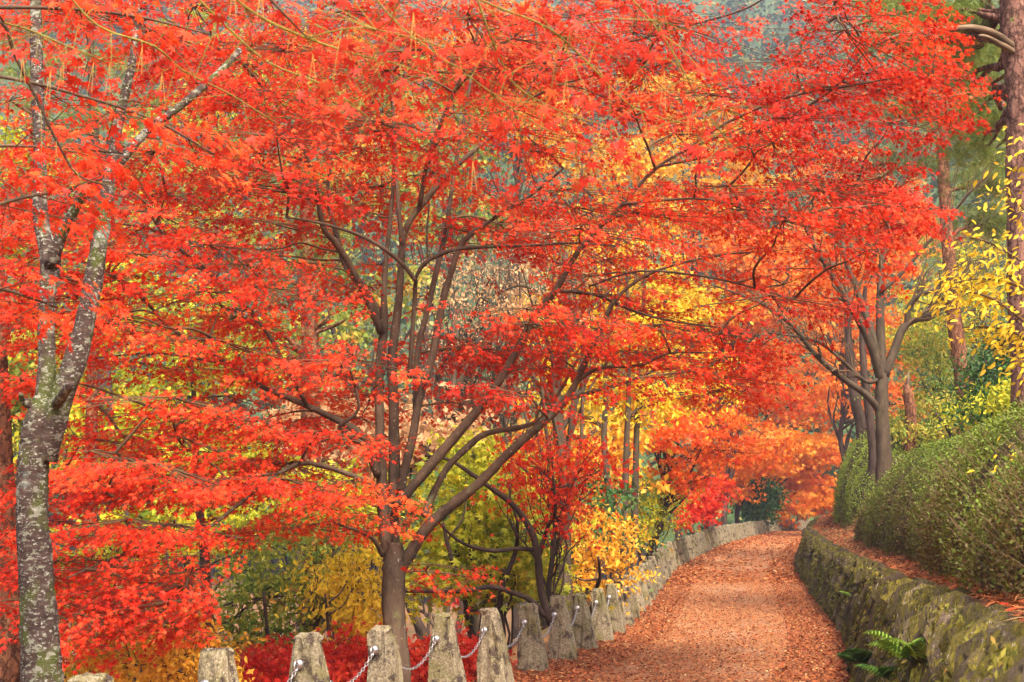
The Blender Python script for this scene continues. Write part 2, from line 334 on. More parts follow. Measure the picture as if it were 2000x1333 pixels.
def clump_crown(ells, n, size, flat=.45, clump=36, csize=.32, tonefn=None, hollow=.5):
    """ells: world ellipsoids (centre, rx, ry, rz, weight). leaves gathered in clumps spread through them"""
    wt = np.array([e[4] for e in ells], float); wt /= wt.sum(); out = []
    for e, k in zip(ells, wt):
        c, rx, ry, rz = e[:4]; nc = max(3, int(n * k / clump))
        d = unit(nc) * (rng.uniform(hollow ** 3, 1, nc) ** (1 / 3) * rng.lognormal(0, .22, nc))[:, None]
        cc = c + d * np.array((rx, ry, rz)); cs = csize * rng.uniform(.5, 1.6, nc)
        g = rng.normal(size=(nc, clump, 3)) * np.array((1, 1, flat)) * .55
        p = cc[:, None] + g * cs[:, None, None]
        p[..., 2] -= .25 * (g[..., 0] ** 2 + g[..., 1] ** 2) * cs[:, None]
        tn = (rng.normal(.5, .17, nc)[:, None] + rng.normal(0, .12, (nc, clump)))
        out.append((p.reshape(-1, 3), tn.ravel()))
    p = np.concatenate([o[0] for o in out]); t = np.clip(np.concatenate([o[1] for o in out]), 0, 1); m = len(p)
    ax = unit(m) * .8 - np.array((0, 0, .5)); nr = np.array((0, 0, .7)) + .8 * rng.normal(size=(m, 3))
    return p, ax, nr, size * rng.uniform(.7, 1.2, m), t

def wander(a, b, r0, r1, k=5, amp=.08, sag=0.):
    a = np.asarray(a, float); b = np.asarray(b, float); t = np.linspace(0, 1, k)[:, None]; L = np.linalg.norm(b - a)
    p = a * (1 - t) + b * t; p[1:-1] += rng.normal(0, amp * L * .5, (k - 2, 3)); p[:, 2] += sag * L * np.sin(t[:, 0] * math.pi)
    return p, np.linspace(r0, r1, k)

# ------------------------------------------------------------------ generic broadleaf tree
def tree(name, label, foot, trunk_r, ells, mat, n, size, bark='greybark', tpl=TD, group=None, cat='tree', trunk=None, stems=1, flat=.4, csize=.27, lean=.03, clump=36, bare=0, limb_r=.4):
    """foot (px, Y); ells in photo measures (px, py, half width, half height, Y, weight)"""
    fx = at(foot[0], 1065, foot[1])[0]; base = np.array(gp(fx, foot[1], -.05))
    t = thing(name, label, cat, base, group)
    E = []
    for e in ells:
        px, py, hw, hh, Y = e[:5]; c = at(px, py, Y); k = Y / F
        E.append((c, hw * k, max(.5, .75 * hw * k), hh * k, e[5] if len(e) > 5 else hw * hh))
    mid = np.average([e[0] for e in E], axis=0, weights=[e[4] for e in E])
    top = np.array((base[0] * .55 + mid[0] * .45, base[1] * .6 + mid[1] * .4, max(mid[2], base[2] + .8)))
    mb = MB(); joints = []
    for s in range(stems):
        off = np.array((rng.normal(0, .25), rng.normal(0, .25), 0)) * (stems > 1)
        p, r = wander(base + off * .4, top + off * 2.5, trunk_r, trunk_r * .35, 6, .05)
        p, r = smooth_line(p, r); r = r.copy(); r[:3] *= (1.35, 1.15, 1.05); mb.tube(p, r, 8, .04); joints.append(p)
    mb.build('trunk', M[bark], t)
    lm = MB(); J = np.concatenate(joints)
    for (c, rx, ry, rz, wgt) in E:
        for q in range(5 + bare):
            d = unit(1)[0] * .75; end = c + d * np.array((rx, ry, rz))
            st = J[int(len(J) * rng.uniform(.35, .98))]
            if st[2] > end[2] + .4: st = J[int(len(J) * .3)]
            p, r = wander(st, end, trunk_r * limb_r * rng.uniform(.6, 1.1), trunk_r * .06, 5, .09, .05); p, r = smooth_line(p, r, 3); lm.tube(p, r, 5)
            for _ in range(3):
                i = rng.integers(4, len(p) - 1); e2 = p[i] + (end - st) * .25 + unit(1)[0] * .3 * max(rx, .4)
                pp, rr = wander(p[i], e2, r[i] * .6, .004, 4, .1); lm.tube(pp, rr, 4, cap=False)
    kind(lm.build('branchwork', M[bark], t), 'stuff')
    p, ax, nr, sz, tn = clump_crown(E, n, size, flat=flat, csize=csize, clump=clump)
    kind(link('crown', leaf_mesh('crown', tpl, p, ax, nr, sz, tn, M[mat]), t), 'stuff')
    return t

# ------------------------------------------------------------------ granite posts and chain
def tangent(Y):
    d = np.array((XL(Y + .3) - XL(Y - .3), .6)); d /= np.linalg.norm(d); return d
def post_mesh(seed, fine=True):
    r_ = np.random.default_rng(seed); mb = MB()
    b, tp = .30, .155
    lv = [(-.12, 0), (0, 0), (.22, .3), (.45, .62), (.66, .93), (.70, .975), (.72, 1.0)] if fine else [(-.12, 0), (0, 0), (.68, .95), (.72, 1.)]
    v = []; m = 5 if fine else 2
    for k, (z, f) in enumerate(lv):
        # local x: towards the path (battered side), local y: along the path (towards the camera is -y)
        x0, x1 = -.11 + .015 * f, -.11 + b + (tp - b) * f
        y0, y1 = -.125 + .045 * f, .125 - .045 * f
        if k == len(lv) - 1: x0 += .018; x1 -= .018; y0 += .018; y1 -= .018
        ring = []
        for s in range(4):
            A = [(x0, y0), (x1, y0), (x1, y1), (x0, y1)]; p, q = A[s], A[(s + 1) % 4]
            for i in range(m):
                a = i / m; ring.append((p[0] * (1 - a) + q[0] * a, p[1] * (1 - a) + q[1] * a, z))
        ring = np.array(ring); amp = .009 if fine else .004
        cx = ring[:, :2].mean(0)
        cor = np.arange(len(ring)) % m == 0
        ring[cor, :2] += (cx - ring[cor, :2]) * .06
        ring[:, :2] += r_.normal(0, amp, (len(ring), 2)); ring[:, 2] += r_.normal(0, amp * .8, len(ring)) if k else 0
        v.append(ring)
    c = len(v[0]); f = []
    for k in range(len(lv) - 1):
        for j in range(c): f.append((k * c + j, k * c + (j + 1) % c, (k + 1) * c + (j + 1) % c, (k + 1) * c + j))
    V = np.concatenate(v); top = len(V); V = np.vstack([V, V[-c:].mean(0) + (0, 0, .006)])
    f += [((len(lv) - 1) * c + j, (len(lv) - 1) * c + (j + 1) % c, top) for j in range(c)]
    mb.add(V, f); return mb.mesh('post', M['granite'], smooth=False)
def ring_pts(R0, n=14):
    a = np.linspace(0, 2 * math.pi, n, endpoint=False); return np.cos(a) * R0, np.sin(a) * R0
def torus(mb, c, ax_u, ax_v, a, b, r, n=12, s=5):
    """elongated ring in the plane u,v with half axes a, b"""
    th = np.linspace(0, 2 * math.pi, n, endpoint=False); N_ = np.cross(ax_u, ax_v); v = []
    for t in th:
        o = ax_u * a * math.cos(t) + ax_v * b * math.sin(t); e = ax_u * math.cos(t) + ax_v * math.sin(t)
        for k in range(s):
            q = 2 * math.pi * k / s; v.append(c + o + r * (math.cos(q) * e + math.sin(q) * N_))
    f = [(i * s + k, i * s + (k + 1) % s, ((i + 1) % n) * s + (k + 1) % s, ((i + 1) % n) * s + k) for i in range(n) for k in range(s)]
    mb.add(np.array(v), f)
pm_f = [post_mesh(i) for i in range(6)]; pm_c = [post_mesh(40 + i, False) for i in range(3)]
ORD = 'leftmost second third fourth fifth sixth seventh eighth ninth tenth eleventh twelfth thirteenth fourteenth fifteenth sixteenth seventeenth eighteenth nineteenth twentieth twenty-first twenty-second twenty-third twenty-fourth twenty-fifth twenty-sixth twenty-seventh twenty-eighth'.split()
PY = [q[2] for q in CTL[:19]]; y = PY[-1]
while y < 94:
    t_ = tangent(y); y += 1.2 * t_[1]; PY.append(y)
bolt = MB()
th = np.linspace(0, math.pi / 2, 5)
pr = [(.036 * math.cos(t), -.026 * math.sin(t)) for t in th]; s_ = 12
bolt.add([(r * math.cos(2 * math.pi * j / s_), yy, r * math.sin(2 * math.pi * j / s_)) for r, yy in pr for j in range(s_)],
         [(i * s_ + j, (i + 1) * s_ + j, (i + 1) * s_ + (j + 1) % s_, i * s_ + (j + 1) % s_) for i in range(len(pr) - 1) for j in range(s_)])
torus(bolt, np.array((0, -.04, -.006)), np.array((0, 0, 1.)), np.array((0, -1., 0)), .034, .024, .0075)
bolt_me = bolt.mesh('eye_bolt', M['metal'])
posts = []
for i, y in enumerate(PY):
    x = float(XL(y)); tg = tangent(y); rz = math.atan2(-tg[0], tg[1]); z = float(ZP(y)); near = i < 28
    lab = ('%s granite fence post counted from the left edge of the view' % ORD[i] if i else 'leftmost granite post, only its top showing beside the lichened trunk') if near else 'one of the small far granite posts crowding together along the curving path edge'
    e = thing('granite_post', lab, 'post', (x, y, z), 'granite posts along the path'); e.rotation_euler.z = rz + random.uniform(-.05, .05)
    o = bpy.data.objects.new('stone_shaft', (pm_f if i < 26 else pm_c)[i % (6 if i < 26 else 3)]); COL.objects.link(o); o.parent = e
    k = random.uniform(.97, 1.04); o.scale = (k, random.uniform(.95, 1.05), k)
    if i < 16:
        for s in (-1, 1):
            b_ = bpy.data.objects.new('eye_bolt', bolt_me); COL.objects.link(b_); b_.parent = e
            b_.location = (-.035, s * .096, .53); b_.rotation_euler = (R(-6 * s), 0, 0 if s < 0 else math.pi)
    posts.append((np.array((x, y, z)), np.array((math.cos(rz), math.sin(rz))), tg))
for i in range(-1, 15):
    if i < 0: a = posts[0][0] * 2 - posts[1][0]; a[2] = posts[0][0][2]
    else: a = posts[i][0]
    b = posts[i + 1][0]; tg = posts[i + 1][2]; nx = posts[i + 1][1]
    A = a + np.array((tg[0] * .145 + nx[0] * -.035, tg[1] * .145 + nx[1] * -.035, .50)); B = b + np.array((-tg[0] * .145 + nx[0] * -.035, -tg[1] * .145 + nx[1] * -.035, .50))
    n = int(np.linalg.norm(B - A) * 1.12 / .034); mb = MB(); tt = np.linspace(0, 1, n)
    P = A * (1 - tt[:, None]) + B * tt[:, None]; P[:, 2] -= .17 * 4 * tt * (1 - tt)
    T = np.gradient(P, axis=0); T /= np.linalg.norm(T, axis=1)[:, None]
    for k in range(n):
        sd_ = np.cross(T[k], (0, 0, 1)); sd_ /= np.linalg.norm(sd_); up_ = np.cross(sd_, T[k]); q = math.pi / 4 + (k % 2) * math.pi / 2
        torus(mb, P[k], T[k], sd_ * math.cos(q) + up_ * math.sin(q), .0235, .0110, .0040, 10, 4)
    lab = 'sagging steel chain reaching in from the left frame edge to the leftmost granite post' if i < 0 else 'sagging steel chain between the %s and %s granite posts from the left' % (ORD[i], ORD[i + 1])
    tag(mb.build('chain', M['metal']), lab, 'chain', 'chains between the granite posts')

# ------------------------------------------------------------------ dry stone wall on the right
wall = thing('stone_wall', 'mossy retaining wall of upright leaning stones along the right side of the path', 'wall', (float(XL(12)) + WB, 12, float(ZP(12))))
WY = np.concatenate([np.arange(-3, 45, .4), np.arange(45, 62, 1)])
def wallpt(Yv, f, out=0.):
    """point of the wall face: f = 0 foot, 1 top; out = towards the path"""
    nrm = tangent(Yv); u = WB + (WT - WB) * f + float(DW(Yv))
    return np.array((float(XL(Yv)) + u - out * nrm[1], Yv + out * nrm[0], float(ZP(Yv)) + 1.06 * f - .03 + out * .3))
mb = MB(); c = []
for yv in WY:
    c += [wallpt(yv, -.08, -.10), wallpt(yv, .35, -.10), wallpt(yv, .7, -.10), wallpt(yv, .95, -.10), wallpt(yv, .97, -.42)]
mb.add(c, [(i * 5 + j, i * 5 + j + 1, (i + 1) * 5 + j + 1, (i + 1) * 5 + j) for i in range(len(WY) - 1) for j in range(4)])
mb.build('earth_core', M['hedgecore'], wall)
def stone_mesh(seed):
    r_ = np.random.default_rng(seed); v = []; nx, nz = 4, 5
    for k in range(nz):
        for j in range(nx):
            a, b = j / (nx - 1) * 2 - 1, k / (nz - 1) * 2 - 1
            ed = max(abs(a) ** 3, abs(b) ** 4)
            v.append((a * (.5 - .07 * (abs(b) > .9)) + r_.normal(0, .035), -.5 + .45 * ed + r_.normal(0, .10), b * .5 + r_.normal(0, .03)))
    bk = len(v)
    f = [(k * nx + j, k * nx + j + 1, (k + 1) * nx + j + 1, (k + 1) * nx + j) for k in range(nz - 1) for j in range(nx - 1)]
    rim = [j for j in range(nx)] + [k * nx + nx - 1 for k in range(1, nz)] + [(nz - 1) * nx + j for j in range(nx - 2, -1, -1)] + [k * nx for k in range(nz - 2, 0, -1)]
    for q in rim: v.append((v[q][0] * .9, .5, v[q][2] * .93))
    m = len(rim); f += [(rim[i], bk + i, bk + (i + 1) % m, rim[(i + 1) % m]) for i in range(m)]
    return np.array(v), f
SV = [stone_mesh(i) for i in range(10)]; SM = []
for v, f in SV:
    q = MB(); q.add(v, f); SM.append(q.mesh('stone', M['stone'], smooth=False))
def stones():
    y = 2.2
    while y < 58:
        w_ = rng.uniform(.045, .12) * (1 if y < 30 else 1.6); n = rng.choice([2, 3, 3, 4]); cut = np.sort(rng.uniform(0, 1, n - 1) * .3 + (np.arange(1, n)) / n - .15); cut = np.concatenate([[0], cut, [1 + rng.uniform(-.05, .07)]])
        for a, b in zip(cut, cut[1:]): yield y + w_ / 2 + rng.normal(0, .03), (a + b) / 2, w_ * rng.uniform(.70, .92), max(.10, (b - a) * 1.1 * rng.uniform(.80, .96))
        y += w_ * .93
far = MB(); cnt = 0
for (y, f, w_, h_) in stones():
    p = wallpt(y, f, rng.uniform(-.05, .05)); tg = tangent(y); k = rng.integers(10)
    rot = Matrix.Rotation(math.atan2(tg[1], tg[0]) + math.pi + rng.normal(0, .13), 4, 'Z') @ Matrix.Rotation(R(16) * -1, 4, 'X') @ Matrix.Rotation(rng.normal(-.38, .09), 4, 'Y')
    m = Matrix.Translation(Vector(p)) @ rot @ Matrix.Diagonal((w_, rng.uniform(.14, .26), h_, 1))
    vis = proj(np.array(p))[0]
    if y < 4 and vis > 2120: continue
    if cnt < 300:
        o = bpy.data.objects.new('stone', SM[k]); COL.objects.link(o); o.parent = wall; o.matrix_parent_inverse = Matrix.Translation(-wall.location); o.matrix_basis = m; cnt += 1
    else:
        v, fc = SV[k]; vv = np.c_[v, np.ones(len(v))] @ np.array(m).T; far.add(vv[:, :3], fc)
kind(far.build('stonework', M['stone'], wall, smooth=False), 'stuff')
M['mossleaf'] = leaf_mat('moss_blade', [(.06, .075, .012), (.13, .13, .018), (.22, .20, .028), (.32, .27, .04), (.34, .13, .04)], trans=.2)
n = 32000; yv = 3.2 + 30 * rng.uniform(0, 1, n) ** 1.5; fv = rng.uniform(.02, 1, n); pat = np.sin(yv * 5.1 + fv * 3) + np.sin(yv * 2.3 - fv * 5) + np.sin(yv * 9.7 + 2); ok = pat + rng.normal(0, .7, n) > .2; yv, fv = yv[ok], fv[ok]; n = len(yv)
pos = np.array([wallpt(a, b, c) for a, b, c in zip(yv, fv, rng.uniform(.06, .13, n))])
kind(link('moss', leaf_mesh('moss', (TD[0] * np.array((.5, 1, 1)), TD[1]), pos, np.array((-.35, -.15, -.8)) + .35 * rng.normal(size=(n, 3)), np.array((-.8, -.3, .5)) + .4 * rng.normal(size=(n, 3)), rng.uniform(.012, .034, n) * (1 + .04 * yv), np.clip(rng.normal(.40, .22, n), 0, 1), M['mossleaf']), wall), 'stuff')

# ------------------------------------------------------------------ main red maple
CEN = ['999999999999999999999999999532367777720',
       '665569999999999999999999998531147755520',
       '343355999999999999999999986532588877752',
       '553336999999998688888888887745888888882',
       '443344888888888888777777777767777776630',
       '555565999999977777766655556556666654200',
       '666777999999977775555333335444666651000',
       '888888888888777766777744458888888888000',
       '999999999999777556688888899999999999900',
       '888888878888632233488888888446644666300',
       '888688668888754332222777777343444442000',
       '888866337777666331111555555334544430000',
       '888885547777333333388887775552233200000',
       '777778888877775448888866688888400000000',
       '666444666999995566677744448888400000000',
       '444444888899999446666655222777500000000',
       '333666999999966322222200000000000000000',
       '004999999997755311110000000000000000000',
       '579999999999665200000000000000000000000',
       '777999999999997541000000000000000000000',
       '888888888877788550000000000000000000000',
       '888877350300004000000000000000000000000',
       '688888880000000055500000000000000000000',
       '766999990000000003000000000000000000000',
       '445888880000000000000000000000000000000',
       '005640000000000000000000000000000000000']
CEN = np.array([[int(c) for c in (r + '0' * 40)[:40]] for r in CEN], float)
TD0 = 12.0
tx = at(772, 1065, TD0)[0]
maple = thing('red_maple', 'large many-stemmed maple in scarlet leaf rising behind the granite posts', 'tree', gp(tx, TD0, -.1))
def limb(parent, mb_name, pts, d0, d1, mat, sides=9, rough=.03, ks=1., wob=0):
    """pts (px, py, radius px); distance runs from d0 to d1"""
    n = len(pts); ds = np.linspace(0, 1, n) ** 1.2 * (d1 - d0) + d0
    p = np.array([at(a, b, d) for (a, b, r), d in zip(pts, ds)]); r = np.array([q[2] * d / F for q, d in zip(pts, ds)]) * ks
    if wob: p += rng.normal(0, wob, p.shape)
    p, r = smooth_line(p, r); m = MB(); m.tube(p, r, sides, rough); o = m.build(mb_name, mat, parent); return p, r
lines = []
g0 = gp(tx, TD0, -.15)
tp = [np.array(g0), at(778, 1330, TD0), at(772, 1240, TD0), at(768, 1170, TD0), at(770, 1110, TD0), at(772, 1060, TD0)]
p, r = smooth_line(np.array(tp), np.array([29, 25, 22, 22, 23, 15]) * TD0 / F, 5); m = MB(); m.tube(p, r, 14, .04); m.build('trunk', M['maplebark'], maple); lines.append((p, r))
LIMBS = [
 ([(764, 1120, 16), (752, 1040, 17), (746, 950, 16), (744, 880, 14), (741, 800, 13), (741, 720, 12), (750, 640, 12), (750, 580, 9), (755, 500, 7), (765, 400, 6), (770, 300, 5), (766, 180, 4), (760, 60, 3)], 12, 12.6),
 ([(745, 650, 12), (720, 590, 11), (695, 540, 11), (660, 480, 9), (630, 440, 8), (612, 340, 6), (570, 250, 4), (520, 180, 3)], 12.2, 11.2),
 ([(752, 630, 9), (715, 570, 9), (677, 525, 8), (655, 450, 7), (640, 380, 5), (650, 280, 4)], 12.3, 13),
 ([(772, 1115, 17), (768, 1000, 15), (770, 900, 16), (769, 800, 15), (766, 700, 14), (780, 580, 11), (787, 470, 10), (805, 425, 9), (840, 380, 9), (875, 340, 8), (925, 295, 7), (955, 270, 6), (1010, 210, 4), (1060, 130, 3)], 12.1, 12.4),
 ([(786, 480, 8), (776, 380, 6), (770, 250, 5), (766, 170, 5), (775, 80, 4), (780, -20, 3)], 12.2, 13),
 ([(820, 400, 7), (830, 340, 7), (845, 285, 6), (870, 220, 6), (905, 140, 4), (950, 60, 3)], 12.2, 11.4),
 ([(783, 960, 13), (790, 920, 12), (805, 857, 12), (820, 777, 11), (845, 692, 11), (865, 590, 10), (895, 490, 9), (920, 458, 8), (960, 430, 5), (1040, 380, 4), (1100, 330, 3)], 12, 11.5),
 ([(812, 800, 9), (815, 690, 8), (840, 585, 8), (860, 500, 8), (872, 450, 7), (885, 350, 6), (905, 240, 5), (925, 120, 4), (940, 0, 3)], 12.1, 12.9),
 ([(800, 740, 7), (805, 660, 7), (811, 560, 6), (808, 545, 6), (780, 510, 6), (740, 480, 6), (690, 455, 5), (620, 435, 4), (560, 425, 3)], 11.8, 10.8),
 ([(808, 550, 5), (830, 515, 6), (880, 490, 6), (940, 483, 5), (1030, 480, 4), (1110, 475, 4), (1200, 480, 3)], 11.6, 10.9),
 ([(836, 508, 3), (834, 460, 3), (838, 400, 2)], 11.6, 11.6),
 ([(772, 990, 15), (810, 947, 15), (860, 887, 14), (920, 817, 13), (970, 752, 12), (1015, 675, 11), (1050, 610, 10), (1087, 565, 9), (1115, 515, 8), (1142, 475, 7), (1215, 400, 6), (1280, 330, 5), (1350, 290, 4), (1450, 250, 3)], 12, 11.2),
 ([(1085, 568, 6), (1160, 575, 5), (1230, 605, 4), (1300, 625, 3), (1400, 640, 2)], 11.6, 11.1),
 ([(1215, 400, 5), (1290, 392, 4), (1380, 390, 3), (1500, 420, 3), (1600, 430, 2)], 11.4, 10.6),
 ([(780, 1118, 14), (804, 1078, 17), (833, 1032, 16), (872, 996, 15), (915, 962, 14), (955, 925, 13), (990, 888, 12.5), (1027, 855, 12), (1062, 825, 11), (1098, 790, 10), (1123, 752, 9), (1141, 712, 8), (1160, 672, 7.5), (1185, 615, 7), (1215, 572, 5), (1280, 530, 4), (1400, 500, 3), (1520, 490, 2)], 12, 11),
 ([(1115, 765, 7), (1140, 735, 6), (1180, 718, 5), (1250, 714, 4), (1310, 690, 3), (1400, 690, 2)], 11.5, 11),
 ([(1110, 780, 6), (1170, 762, 5), (1230, 745, 4), (1300, 712, 3), (1380, 660, 2)], 11.5, 12.2),
 ([(828, 1010, 11), (845, 967, 10), (875, 912, 9), (910, 877, 9), (950, 847, 8), (1025, 833, 7), (1060, 815, 6), (1090, 770, 5), (1130, 700, 4)], 12.1, 12.8),
 ([(738, 930, 12), (720, 880, 12), (700, 845, 11), (640, 812, 9), (575, 782, 8), (520, 760, 7), (455, 715, 6), (410, 690, 6), (330, 640, 5), (285, 590, 5), (210, 530, 4), (120, 500, 3)], 12, 10.6),
 ([(600, 792, 6), (560, 720, 6), (525, 655, 6), (480, 600, 6), (430, 560, 5), (395, 520, 5), (330, 470, 4), (280, 400, 3)], 11.6, 11.4),
 ([(716, 872, 7), (680, 850, 8), (664, 833, 7), (700, 800, 4), (690, 740, 3)], 11.8, 11.4),
 ([(742, 960, 9), (690, 930, 7), (600, 905, 6), (545, 925, 6), (510, 950, 6), (460, 990, 5), (395, 1037, 5), (285, 1067, 4), (205, 1097, 3), (130, 1130, 2)], 11.9, 9.6),
 ([(545, 925, 4), (440, 935, 3), (330, 950, 3), (200, 985, 2)], 11, 10),
 ([(455, 715, 4), (380, 700, 4), (300, 690, 3), (180, 700, 2)], 11.2, 10.6),
 ([(748, 1085, 8), (730, 1055, 6), (705, 1040, 4), (650, 1020, 3)], 11.9, 11.3),
 ([(1330, 300, 4), (1420, 240, 4), (1540, 190, 4), (1650, 170, 3), (1760, 150, 2)], 11.3, 10.2),
 ([(1290, 325, 4), (1400, 300, 4), (1500, 250, 4), (1620, 180, 3), (1700, 90, 2)], 11.3, 10.4),
 ([(1060, 125, 3), (1200, 90, 3), (1330, 55, 3), (1450, 20, 3), (1520, -20, 2)], 12.3, 11.4),
 ([(1150, 560, 3), (1250, 530, 3), (1400, 545, 3), (1550, 585, 2)], 11.4, 10.6),
]
for L_, d0, d1 in LIMBS: lines.append(limb(maple, 'limb', L_, d0, d1, M['maplebark'], 11, .07, ks=.70))
LP = np.concatenate([p for p, r in lines[1:]])

axis = np.array((tx, TD0))
cov = np.zeros_like(CEN); target = np.clip(CEN / 9, 0, 1) ** 1.35 * 215
sp_b, sp_d, sp_L, sp_t = [], [], [], []; tw = MB(); NL = 26
for it in range(520):
    de = target - cov + rng.normal(0, 6, cov.shape); de[CEN == 0] = -99
    if it > 60 and (target - cov).clip(0).sum() < .04 * target.sum(): break
    i, j = np.unravel_index(np.argmax(de), de.shape)
    px, py = 50 * (j + rng.uniform(0, 1)), 50 * (i + rng.uniform(0, 1))
    D = rng.uniform(10.2, 13.8)
    if j < 8: D = rng.uniform(9.3, 12)
    if j > 27: D = rng.uniform(9.6, 12.4)
    if i > 15: D = min(D, 12.)
    if 14 <= j <= 18 and 7 <= i <= 18: D = rng.uniform(12.3, 13.8)
    C = at(px, py, D); Rp = rng.uniform(.4, 1.05); ns = int(6 + 22 * Rp ** 1.4)
    th = rng.uniform(0, 2 * math.pi, ns); rr = np.sqrt(rng.uniform(0, 1, ns)) * Rp
    out = C[:2] - axis; ol = np.linalg.norm(out); out = out / ol if ol > .5 else unit(1)[0][:2]
    tiltz = rng.normal(-.05, .10)
    b = np.stack([C[0] + rr * np.cos(th), C[1] + rr * np.sin(th) * .85, C[2] + rng.normal(0, .03, ns) - .22 * rr ** 2 + tiltz * rr * np.cos(th)], 1)
    ang = math.atan2(out[1], out[0]) + rng.normal(0, .75, ns)
    d = np.stack([np.cos(ang), np.sin(ang), rng.normal(-.03, .14, ns)], 1); Ls = rng.uniform(.28, .55, ns)
    mx, my = proj(b + d * (Ls * .5)[:, None])
    ii, jj = (my // 50).astype(int), (mx // 50).astype(int); ok = (ii >= -3) & (ii < 26) & (jj >= -2) & (jj < 40)
    pr_ = np.where(ok, CEN[np.clip(ii, 0, 25), np.clip(jj, 0, 39)] / 9, 0); keep = ok & (rng.uniform(0, 1, ns) < pr_ ** .6)
    np.add.at(cov, (np.clip(ii, 0, 25)[keep], np.clip(jj, 0, 39)[keep]), NL); cov[i, j] += 8
    if keep.sum() == 0: continue
    tone = rng.normal(.48, .17)
    if j > 27 and 3 < i < 8: tone -= .2
    sp_b.append(b[keep]); sp_d.append(d[keep]); sp_L.append(Ls[keep]); sp_t.append(np.clip(tone + rng.normal(0, .08, keep.sum()), .05, .95))
    hd = np.linalg.norm(LP[:, :2] - axis, axis=1); dist = np.linalg.norm((LP - C) * (1, 1, 2.0), axis=1) + 1.2 * np.clip(LP[:, 2] - C[2] + .1, 0, 9) + .7 * np.clip(hd - ol + .15, 0, 9)
    q = LP[np.argmin(dist)]
    a_, r_ = wander(q, C, .010 + .004 * min(1.5, dist.min()), .005, 5, .04, .05); a_, r_ = smooth_line(a_, r_, 3); tw.tube(a_, r_, 5, cap=False); LP = np.vstack([LP, a_[3:]])
    for bb, dd, ll in zip(b[keep], d[keep], Ls[keep]):
        tw.tube([C, bb], [.0042, .0024], 3, cap=False)
        tw.tube([bb, bb + dd * ll * .5 + (0, 0, -.06 * ll), bb + dd * ll * .95 + (0, 0, -.24 * ll)], [.0024, .0018, .001], 3, cap=False)
P_ = spray_leaves(np.concatenate(sp_b), np.concatenate(sp_d), np.concatenate(sp_L), NL, .038, np.concatenate(sp_t))
near_i = np.argsort(P_[0][:, 1])[:300]; msk = np.ones(len(P_[0]), bool); msk[near_i] = False
kind(link('crown', leaf_mesh('crown', T5, *[a[msk] for a in P_], M['red']), maple), 'stuff')
single_leaves(maple, T7, M['red'], P_[0][near_i], P_[1][near_i], P_[2][near_i], P_[3][near_i], P_[4][near_i])
kind(tw.build('twigwork', M['twig'], maple), 'stuff')

# ------------------------------------------------------------------ lichened forked tree on the left
D1 = 6.6; cx = at(82, 1065, D1)[0]
ch = thing('cherry_tree', 'forked tree with lichen crusted grey bark at the left edge of the view', 'tree', gp(cx, D1, -.1))
g = np.array(gp(cx, D1, -.15))
tp = [g, at(86, 1480, D1), at(82, 1333, D1), at(76, 1200, D1), at(63, 1000, D1), at(66, 900, D1), at(76, 830, D1), at(84, 775, D1)]
p, r = smooth_line(np.array(tp), np.array([52, 42, 38, 33, 29, 29, 30, 17]) * D1 / F, 12); m = MB(); m.tube(p, r, 24, .05); m.build('trunk', M['cherrybark'], ch)
for L_, d1 in [([(80, 850, 26), (86, 780, 22), (92, 700, 19), (91, 600, 18), (98, 510, 22), (80, 430, 17), (78, 300, 14), (72, 150, 14), (70, 20, 13), (68, -120, 10)], 6.7),
               ([(98, 520, 15), (118, 465, 14), (148, 405, 11), (172, 362, 9)], 6.4),
               ([(88, 900, 26), (112, 800, 28), (155, 680, 25), (180, 560, 21), (200, 440, 18), (215, 340, 14), (228, 260, 12), (240, 200, 11), (262, 100, 9), (268, -40, 7)], 6.4),
               ([(212, 350, 11), (255, 290, 10), (300, 245, 9), (350, 210, 9), (430, 140, 8), (468, 98, 7)], 6.9),
               ([(80, 800, 15), (58, 790, 12), (44, 782, 7), (41, 770, 5)], 6.5), ([(105, 800, 13), (120, 775, 12), (138, 752, 10)], 6.2)]:
    limb(ch, 'limb', L_, D1, d1, M['cherrybark'], 14, .06, ks=.86)

